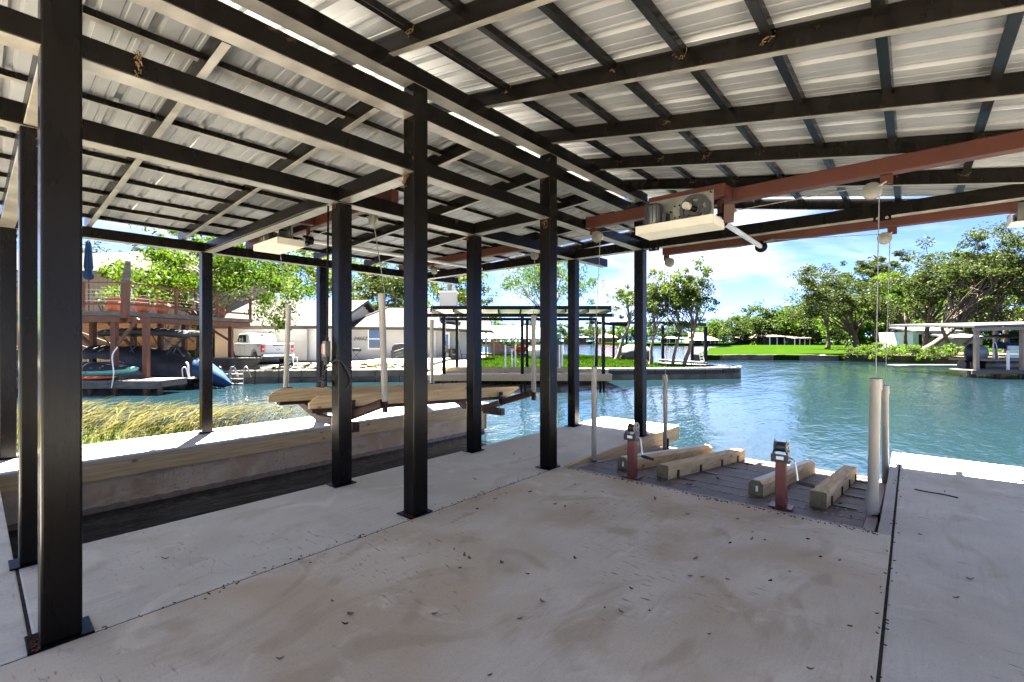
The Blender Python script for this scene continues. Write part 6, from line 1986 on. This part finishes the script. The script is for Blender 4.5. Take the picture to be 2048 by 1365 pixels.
# ---- boathouse with the bright metal roof
bhs = sthing('boathouse', 'timber boathouse with a bright metal roof and braced posts by the lake', 'boathouse', lat(1020, 52), 52, 0)
e_, r_ = hgt(679, 50), hgt(653, 54)
for q in (((lat(962, 50), 50, e_), (lat(1096, 50), 50, e_), (lat(1086, 54), 54, r_), (lat(945, 54), 54, r_)), ((lat(945, 54), 54, r_), (lat(1086, 54), 54, r_), (lat(1092, 58), 58, e_), (lat(950, 58), 58, e_))):
    sb().poly(list(q), (0, 0, 0.08)).build('roof', MAT['metalroof'], bhs)
for k in range(16):
    t = (k + 0.5) / 16
    a = Vector((lat(962, 50), 49.99, e_ + 0.09)).lerp(Vector((lat(1096, 50), 49.99, e_ + 0.09)), t)
    c = Vector((lat(945, 54), 54, r_ + 0.09)).lerp(Vector((lat(1086, 54), 54, r_ + 0.09)), t)
    sb().beam(a, c, 0.04, 0.04).build('roof_seam', MAT['metalroof'], bhs)
for px in (972, 997, 1036, 1062, 1084):
    l = lat(px, 50.5)
    sb().box(l - 0.11, l + 0.11, 50.4, 50.62, -0.1, e_).build('post', MAT['timber'], bhs)
    for s_ in (-1, 1):
        sb().beam((l, 50.5, e_ - 0.9), (l + s_ * 0.85, 50.5, e_ - 0.05), 0.1, 0.14).build('brace', MAT['timber'], bhs)
for k in range(6):
    sb().box(lat(976, 52), lat(1050, 52), 52.0 + 0.01 * (k % 2), 52.06, -0.1 + k * 0.24, 0.12 + k * 0.24).build('hull_board', MAT['timber'], bhs)
wb = sthing('covered_boat', 'small boat under a white cover beside the boathouse', 'boat', lat(1078, 44), 44, -0.1)
sb().blob((lat(1076, 44), 44, 0.35), (1.2, 1.5, 0.75), 18, 10, lambda p: 1.0 if p.z > 0 else 0.8).build('boat_cover', MAT['white'], wb, smooth='all')
rb = sthing('covered_boat', 'red hulled boat parked under the boathouse roof', 'boat', lat(1066, 48), 48.5, 0)
def rh(u, v):
    x = -1 + 2 * u
    a = math.pi * v
    w = max(0.03, 1 - max(0, x) ** 2.2)
    return (lat(1064, 48.5) + x * 1.9, 48.5 + math.cos(a) * 0.9 * w, 0.95 - math.sin(a) * 0.55)
sb().grid(rh, 14, 10).build('hull', MAT['taillight'], rb, smooth='all')
sb().box(lat(1050, 48.5), lat(1072, 48.5), 47.8, 49.2, 0.85, 0.98).build('boat_cover', MAT['greytarp'], rb, bev=0.05)

# ---- boat lift frame on the lake side of the point, with a covered boat
bl_ = sthing('boat_lift_frame', 'dark steel boat lift frame with flat top beams beyond the grassy point', 'boat lift', lat(1290, 43), 43, -0.7)
tz = hgt(646, 42)
for px, d in ((1227, 42), (1253, 45), (1290, 42.5), (1325.5, 40), (1384.5, 36.5), (1411, 34)):
    l = lat(px, d)
    sb().box(l - 0.10, l + 0.10, d - 0.10, d + 0.10, -2, hgt(648 + (px - 1227) * 0.03, d)).build('post', MAT['steel'], bl_)
sb().beam((lat(1180, 43), 43, tz + 0.1), (lat(1257, 42), 42, tz - 0.25), 0.14, 0.26).build('beam', MAT['steel'], bl_)
sb().beam((lat(1220, 42), 42, tz - 0.02), (lat(1330, 40), 40, tz - 0.05), 0.12, 0.2).build('beam', MAT['steel'], bl_)
sb().beam((lat(1325, 40), 40, tz - 0.1), (lat(1411, 34), 34, hgt(650, 34)), 0.12, 0.2).build('beam', MAT['steel'], bl_)
gd_ = sthing('side_dock', 'narrow pale dock along the lake side of the grassy point', 'dock', lat(1360, 36), 36, -0.3)
sb().poly([(lat(1318, 38.5), 38.5, -0.16), (lat(1414, 33.4), 33.4, -0.16), (lat(1414, 34.4), 34.4, -0.16), (lat(1318, 40), 40, -0.16)][::-1], (0, 0, 0.12)).build('walkway', MAT['drive'], gd_)
cb = sthing('covered_boat', 'boat under a grey-green fitted cover raised on the lift behind the slanting tree', 'boat', lat(1272, 43), 43, -0.3)
def ccov(u, v):
    x = -1 + 2 * u
    a = math.pi * v
    w = 1.25 * max(0.02, 1 - abs(x) ** 3.2) ** 0.7
    return (lat(1272, 43) + x * 1.62, 43.5 + math.cos(a) * w, 0.08 + (math.sin(a) ** 0.7) * (1.15 - 0.55 * x * x) + 0.03 * math.sin(u * 25))
sb().grid(ccov, 26, 14).build('boat_cover', MAT['greytarp'], cb, smooth='all')
def chull(u, v):
    x = -1 + 2 * u
    a = math.pi * v
    w = 1.15 * max(0.02, 1 - abs(x) ** 3.2) ** 0.7
    return (lat(1272, 43) + x * 1.5, 43.5 + math.cos(a) * w, 0.12 - math.sin(a) * 0.5 * (1 - 0.35 * abs(x)))
sb().grid(chull, 20, 10).build('hull', MAT['timber'], cb, smooth='all')
for px in (1240, 1303):
    sb().box(lat(px, 43) - 0.06, lat(px, 43) + 0.06, 42.6, 44.4, -0.5, 0.12).build('bunk', MAT['timber'], cb)
lad = sthing('boarding_ladder', 'white boarding ladder raised on the side dock beyond the three trees', 'ladder', lat(1404, 34), 34, -0.1)
for o_ in (-0.13, 0.13):
    sb().tube([(lat(1406, 34) + o_, 34, -0.12), (lat(1399, 34) + o_, 34, hgt(696, 34))], 0.03, 6).build('rail', MAT['white'], lad)
for k in range(5):
    t = 0.15 + k * 0.18
    p = Vector((lat(1406, 34), 34, -0.12)).lerp(Vector((lat(1399, 34), 34, hgt(696, 34))), t)
    sb().box(p.x - 0.15, p.x + 0.15, 33.96, 34.04, p.z - 0.02, p.z + 0.02).build('rung', MAT['white'], lad)

# ---- wall round the grassy point
pw2 = sthing('point_wall', 'pale concrete seawall curving round the tip of the grassy point', 'wall', 8, 27.2, -0.7)
WPT = [(2.0, 26.15), (5.0, 26.35), (7.8, 26.55), (10.6, 26.85), (12.6, 27.25), (13.5, 27.75), (13.78, 28.5), (13.3, 29.45), (12.2, 30.65), (10.6, 33.25)]
smooth_pts = arc([Vector((*p, 0)) for p in WPT], 4)
for a, b_ in zip(smooth_pts[:-1], smooth_pts[1:]):
    dv = (b_ - a).normalized()
    n = Vector((dv.y, -dv.x, 0))
    q = [a + n * 0.10, b_ + n * 0.10, b_ - n * 0.14, a - n * 0.14]
    sb().poly([v + Vector((0, 0, -2.0)) for v in q], (0, 0, 1.88)).build('wall_segment', MAT['stonecap'], pw2)
    q = [a + n * 0.13, b_ + n * 0.13, b_ - n * 0.20, a - n * 0.20]
    sb().poly([v + Vector((0, 0, -0.118)) for v in q], (0, 0, 0.085)).build('coping', MAT['cap'], pw2)
for k in range(8):
    t0, t1 = 0.07 + k * 0.083, 0.07 + k * 0.083 + 0.078
    i0 = t0 * (len(smooth_pts) * 0.72)
    p0 = smooth_pts[int(i0)].lerp(smooth_pts[int(i0) + 1], i0 - int(i0))
    i1 = t1 * (len(smooth_pts) * 0.72)
    p1 = smooth_pts[int(i1)].lerp(smooth_pts[int(i1) + 1], i1 - int(i1))
    sb().beam(p0 + Vector((0, -0.17, -0.26)), p1 + Vector((0, -0.17, -0.26)), 0.08, 0.24).build('bumper', MAT['rubber'], pw2)

# ---- roofed dock with a pontoon boat beside the oaks
rd = sthing('roofed_dock', 'tan-posted dock with a thin metal roof under the oaks', 'boat dock', lat(2040, 28.5), 28.5, -0.7)
rx0, rx1 = lat(1929, 28), 40.0
nb = 0
l = rx0
while l < 36.5:
    sb().box(l, l + 0.28, 27.6, 29.0, -0.27, -0.22).build('plank', MAT['greywood'], rd)
    l += 0.29
sb().box(rx0, 36.5, 27.54, 27.595, -0.46, -0.23).build('fascia_board', MAT['greywood'], rd)
sb().box(rx0, 36.5, 32.6, 33.8, -0.27, -0.20).build('walkway', MAT['greywood'], rd)
for px, d in ((1938, 27.9), (1949, 28.4), (1990, 28.5), (2000, 27.9), (2040, 27.8), (2046, 28.4)):
    sb().lathe((lat(px, d), d, 0), [(0.08, -3), (0.08, -0.28)], 8).build('pile', MAT['timber'], rd)
for px, d in ((1952.5, 27.9), (1990.5, 33.0), (2045, 27.9), (2075, 33.0)):
    l = lat(px, d)
    sb().box(l - 0.10, l + 0.10, d - 0.10, d + 0.10, -0.22, hgt(652, 28)).build('post', MAT['tanpost'], rd)
sb().poly([(rx0 - 0.1, 27.3, hgt(655, 27.3)), (36.5, 27.3, hgt(646, 27.3)), (36.5, 34.0, hgt(650, 34) + 0.1), (rx0 + 0.3, 34.0, hgt(654, 34) + 0.05)], (0, 0, 0.12)).build('roof', MAT['metalroof'], rd)
sb().beam((rx0, 27.5, hgt(655.5, 27.5) - 0.10), (36.5, 27.5, hgt(650, 27.5) - 0.05), 0.08, 0.2).build('eave_board', MAT['tanpost'], rd)
sb().box(lat(2016, 27.8) - 0.05, lat(2016, 27.8) + 0.05, 27.75, 27.85, -0.22, hgt(702, 27.8)).build('mooring_post', MAT['white'], rd)
pt = sthing('pontoon_boat', 'pale pontoon boat with a dark canopy moored in the tan-posted dock', 'boat', lat(2040, 30.5), 30.5, -0.6)
sb().tube([(lat(1974, 30), 29.9, -0.10), (lat(1977, 30), 29.9, -0.10), (lat(1981, 30), 29.9, -0.10), (36, 29.9, -0.10)], [0.16, 0.31, 0.36, 0.36], 16).build('pontoon', MAT['zinc'], pt, smooth=True)
sb().tube([(lat(1974, 30), 31.7, -0.10), (36, 31.7, -0.10)], 0.34, 14).build('pontoon', MAT['zinc'], pt, smooth=True)
sb().box(lat(1958, 30), 36, 29.5, 32.1, 0.22, 0.34).build('deck', MAT['tanpost'], pt)
for k in range(3):
    sb().box(lat(2000, 30), 36, 29.52, 29.58, 0.42 + k * 0.27, 0.66 + k * 0.27).build('side_panel', MAT['hullgrey'] if k != 1 else MAT['white'], pt, bev=0.01)
sb().box(lat(2000, 30), 36, 29.7, 30.4, 1.0, 1.42).build('seat_back', MAT['navy'], pt, bev=0.06)
def cnp(u, v): return (lat(2006, 30) + 5.5 * u, 29.5 + 2.4 * v, hgt(676, 30) + 0.28 * math.sin(math.pi * min(1, u * 3 + 0.25) * 0.5) - 0.10 * (2 * v - 1) ** 2)
c_ = sb().grid(cnp, 12, 8).build('canopy', MAT['tarp'], pt, smooth='all')
sd = c_.modifiers.new('cloth', 'SOLIDIFY'); sd.thickness = 0.08
for px in (2012, 2036):
    sb().tube([(lat(px, 30), 29.7, 1.0), (lat(px, 30) - 0.2, 29.7, hgt(674, 30))], 0.025, 6).build('canopy_frame', MAT['black'], pt)
def motor(u, v):
    a, q = 2 * math.pi * u, math.pi * (v - 0.5)
    return (lat(1955, 30.2) + 0.42 * math.cos(a) * math.cos(q), 30.6 + 0.34 * math.sin(a) * math.cos(q), 0.72 + 0.62 * math.sin(q))
mo = sb().grid(motor, 16, 12).build('outboard_motor', MAT['black'], pt, smooth='all')
sb().blob((lat(1967, 30.2), 30.4, 0.75), (0.48, 0.36, 0.50)).build('motor_cowling', M('grey_cowl', (0.22, 0.23, 0.25), rough=0.3, world=True), mo, smooth='all')
sb().tube([(lat(1958, 30.2), 30.6, 0.4), (lat(1958, 30.2), 30.6, -0.9)], 0.13, 10).build('motor_leg', MAT['black'], mo, smooth=True)
sb().tube(arc([(lat(1975, 30), 29.6, 0.34), (lat(1973, 30), 29.6, 1.25), (lat(1979, 30), 29.6, 1.32), (lat(1984, 30), 29.6, 0.34)]), 0.025, 6).build('ladder_rail', MAT['tube'], pt, smooth=True)

# ---- low house behind the oaks
hh = sthing('lake_house', 'low house with a pale metal roof and glass doors behind the oaks', 'house', lat(1890, 74), 74, 0)
for a, b_, d, e, r0 in ((1826, 1906, 74, 664, 656), (1900, 1965, 70, 677, 669)):
    sb().box(lat(a, d), lat(b_, d), d, d + 7, 0.0, hgt(e, d)).build('wall', MAT['hullgrey'] if a < 1850 else MAT['tanpost'], hh)
    sb().poly([(lat(a - 8, d), d - 1.2, hgt(e, d) - 0.1), (lat(b_ + 6, d), d - 1.2, hgt(e, d) - 0.1), (lat(b_ + 6, d), d + 4, hgt(r0, d)), (lat(a - 8, d), d + 4, hgt(r0, d))], (0, 0, 0.25)).build('roof', MAT['metalroof'], hh)
for px in (1840, 1850, 1872, 1884, 1896):
    window(hh, (lat(px, 74), 73.98), (1, 0), 0.62, 0.35, hgt(669, 74), sash=False)
for px in (1866, 1903):
    sb().box(lat(px, 72.8) - 0.1, lat(px, 72.8) + 0.1, 72.7, 72.9, 0, hgt(666, 72.8)).build('porch_post', MAT['tanpost'], hh)

# ---- boathouses along the far shore
def far_dock(px0, px1, d, zt, lb, roofm, postm, hip=False, walls=None):
    t = sthing('far_boathouse', lb, 'boathouse', lat((px0 + px1) / 2, d), d, -0.6, group='boathouses along the far shore')
    a, b_ = lat(px0, d), lat(px1, d)
    ez_ = zt
    sb().box(a, b_, d - 0.5, d + 6, -0.9, -0.25).build('dock', MAT['greywood'], t)
    n = max(3, int((b_ - a) / 3.0))
    for i in range(n + 1):
        x = a + (b_ - a) * i / n
        sb().box(x - 0.13, x + 0.13, d, d + 0.26, -0.25, ez_).build('post', postm, t)
    if hip:
        c = (a + b_) / 2
        sb().add([(a - 1, d - 1, ez_), (b_ + 1, d - 1, ez_), (b_ + 1, d + 7, ez_), (a - 1, d + 7, ez_), (a + (b_ - a) * 0.3, d + 3, ez_ + 2.0), (a + (b_ - a) * 0.7, d + 3, ez_ + 2.0)], [(0, 1, 5, 4), (1, 2, 5), (2, 3, 4, 5), (3, 0, 4), (3, 2, 1, 0)]).build('roof', roofm, t)
    else:
        sb().poly([(a - 0.8, d - 1, ez_), (b_ + 0.8, d - 1, ez_), (b_ + 0.8, d + 7, ez_ + 0.8), (a - 0.8, d + 7, ez_ + 0.8)], (0, 0, 0.35)).build('roof', roofm, t)
    if walls: sb().box(a + 0.3, b_ - 0.3, d + 5, d + 6, -0.25, ez_ - 0.1).build('back_wall', walls, t)
    return t
MAT['tanroof'] = M('tan_roof', (0.15, 0.115, 0.09), rough=0.7, col2=(0.12, 0.09, 0.07), vs=1, world=True)
MAT['pinkroof'] = M('pale_roof', (0.22, 0.18, 0.165), rough=0.7, world=True)
far_dock(1540, 1584, 196, hgt(675, 196), 'far boathouse with a flat tan roof and dark back wall', MAT['tanroof'], MAT['white'], False, MAT['tarp'])
far_dock(1514, 1537, 204, hgt(676, 204), 'far boathouse with a low tan gable roof', MAT['tanroof'], MAT['timber'], True, MAT['timber'])
far_dock(1478, 1508, 214, hgt(679, 214), 'far boathouse with a pale tan roof over dark boats', MAT['tanroof'], MAT['timber'], False, MAT['timber'])
far_dock(1388, 1438, 216, hgt(681, 216), 'far boathouse with a pale hipped roof and white posts', MAT['pinkroof'], MAT['white'], True, MAT['tarp'])
far_dock(1327, 1364, 250, hgt(678, 250), 'far boathouse with a flat white roof and blue back wall', MAT['pinkroof'], MAT['white'], False, MAT['navy'])
far_dock(1128, 1176, 340, hgt(676, 340), 'dark distant boathouse between the posts of the black dock', MAT['timber'], MAT['timber'], False, MAT['timber'])
far_dock(1590, 1620, 190, hgt(678, 190), 'far boathouse half hidden by drooping oak leaves', MAT['tanroof'], MAT['white'], False, MAT['tarp'])
for i, (px, d, w, lb, mt) in enumerate(((1216, 362, 14, 'red-roofed house far off on the distant shore', 'brick'), (1402, 236, 12, 'dark low house far off behind the hipped boathouse', 'timber'), (1530, 214, 11, 'pale house on the rise behind the far boathouses', 'white'))):
    t = sthing('distant_house', lb, 'house', lat(px, d), d, 0.6)
    z1 = {0: hgt(676, d), 1: hgt(674, d), 2: hgt(670, d)}[i]
    sb().box(lat(px, d) - w / 2, lat(px, d) + w / 2, d, d + 7, 0.3, z1).build('wall', MAT['tanpost'] if i else MAT['timber'], t)
    sb().poly([(lat(px, d) - w / 2 - 0.6, d - 0.6, z1), (lat(px, d) + w / 2 + 0.6, d - 0.6, z1), (lat(px, d) + w / 2 - 1, d + 4, z1 + 2.2), (lat(px, d) - w / 2 + 1, d + 4, z1 + 2.2)], (0, 0, 0.2)).build('roof', MAT[mt], t)
# rocks at the foot of the right bank
rs = random.Random(9)
for i in range(46):
    px = rs.uniform(1640, 1925)
    d = 52.6 - max(0, px - 1680) * 0.024 + rs.uniform(-0.5, 0.6)
    s_ = rs.uniform(0.18, 0.5)
    ph = rs.uniform(0, 6)
    o = MB().blob((0, 0, 0), (s_ * 1.5, s_, s_ * 0.6), 7, 5, lambda p: 1 + 0.18 * math.sin(p.x * 5 + ph) * math.cos(p.y * 4 + ph)).build('rock', MAT['stonedark'] if i % 3 else MAT['stonecap'])
    o.location = Q(lat(px, d), d, rs.uniform(-0.55, -0.15))
    o.rotation_euler = (rs.uniform(-.3, .3), rs.uniform(-.3, .3), rs.uniform(0, 6))
    tag(o, 'weathered rock at the waterline below the oaks', 'rock', 'rocks along the brushy bank')
fw_ = sthing('lawn_wall', 'low dark stone edge wall holding the far lawn above the water', 'wall', 28, 53, -0.7)
LWP = [(21.1, 54.5), (24, 52.9), (27.0, 53.35), (31, 52.9), (36, 51.3)]
for a, b_ in along(LWP, 1.0):
    dv = (b_ - a).normalized()
    n = Vector((dv.y, -dv.x, 0))
    q = [a + n * 0.15, b_ + n * 0.15, b_ - n * 0.2, a - n * 0.2]
    sb().poly([v + Vector((0, 0, -1.6)) for v in q], (0, 0, 1.53 + rs.uniform(-0.03, 0.03))).build('block', MAT['stonedark'], fw_)
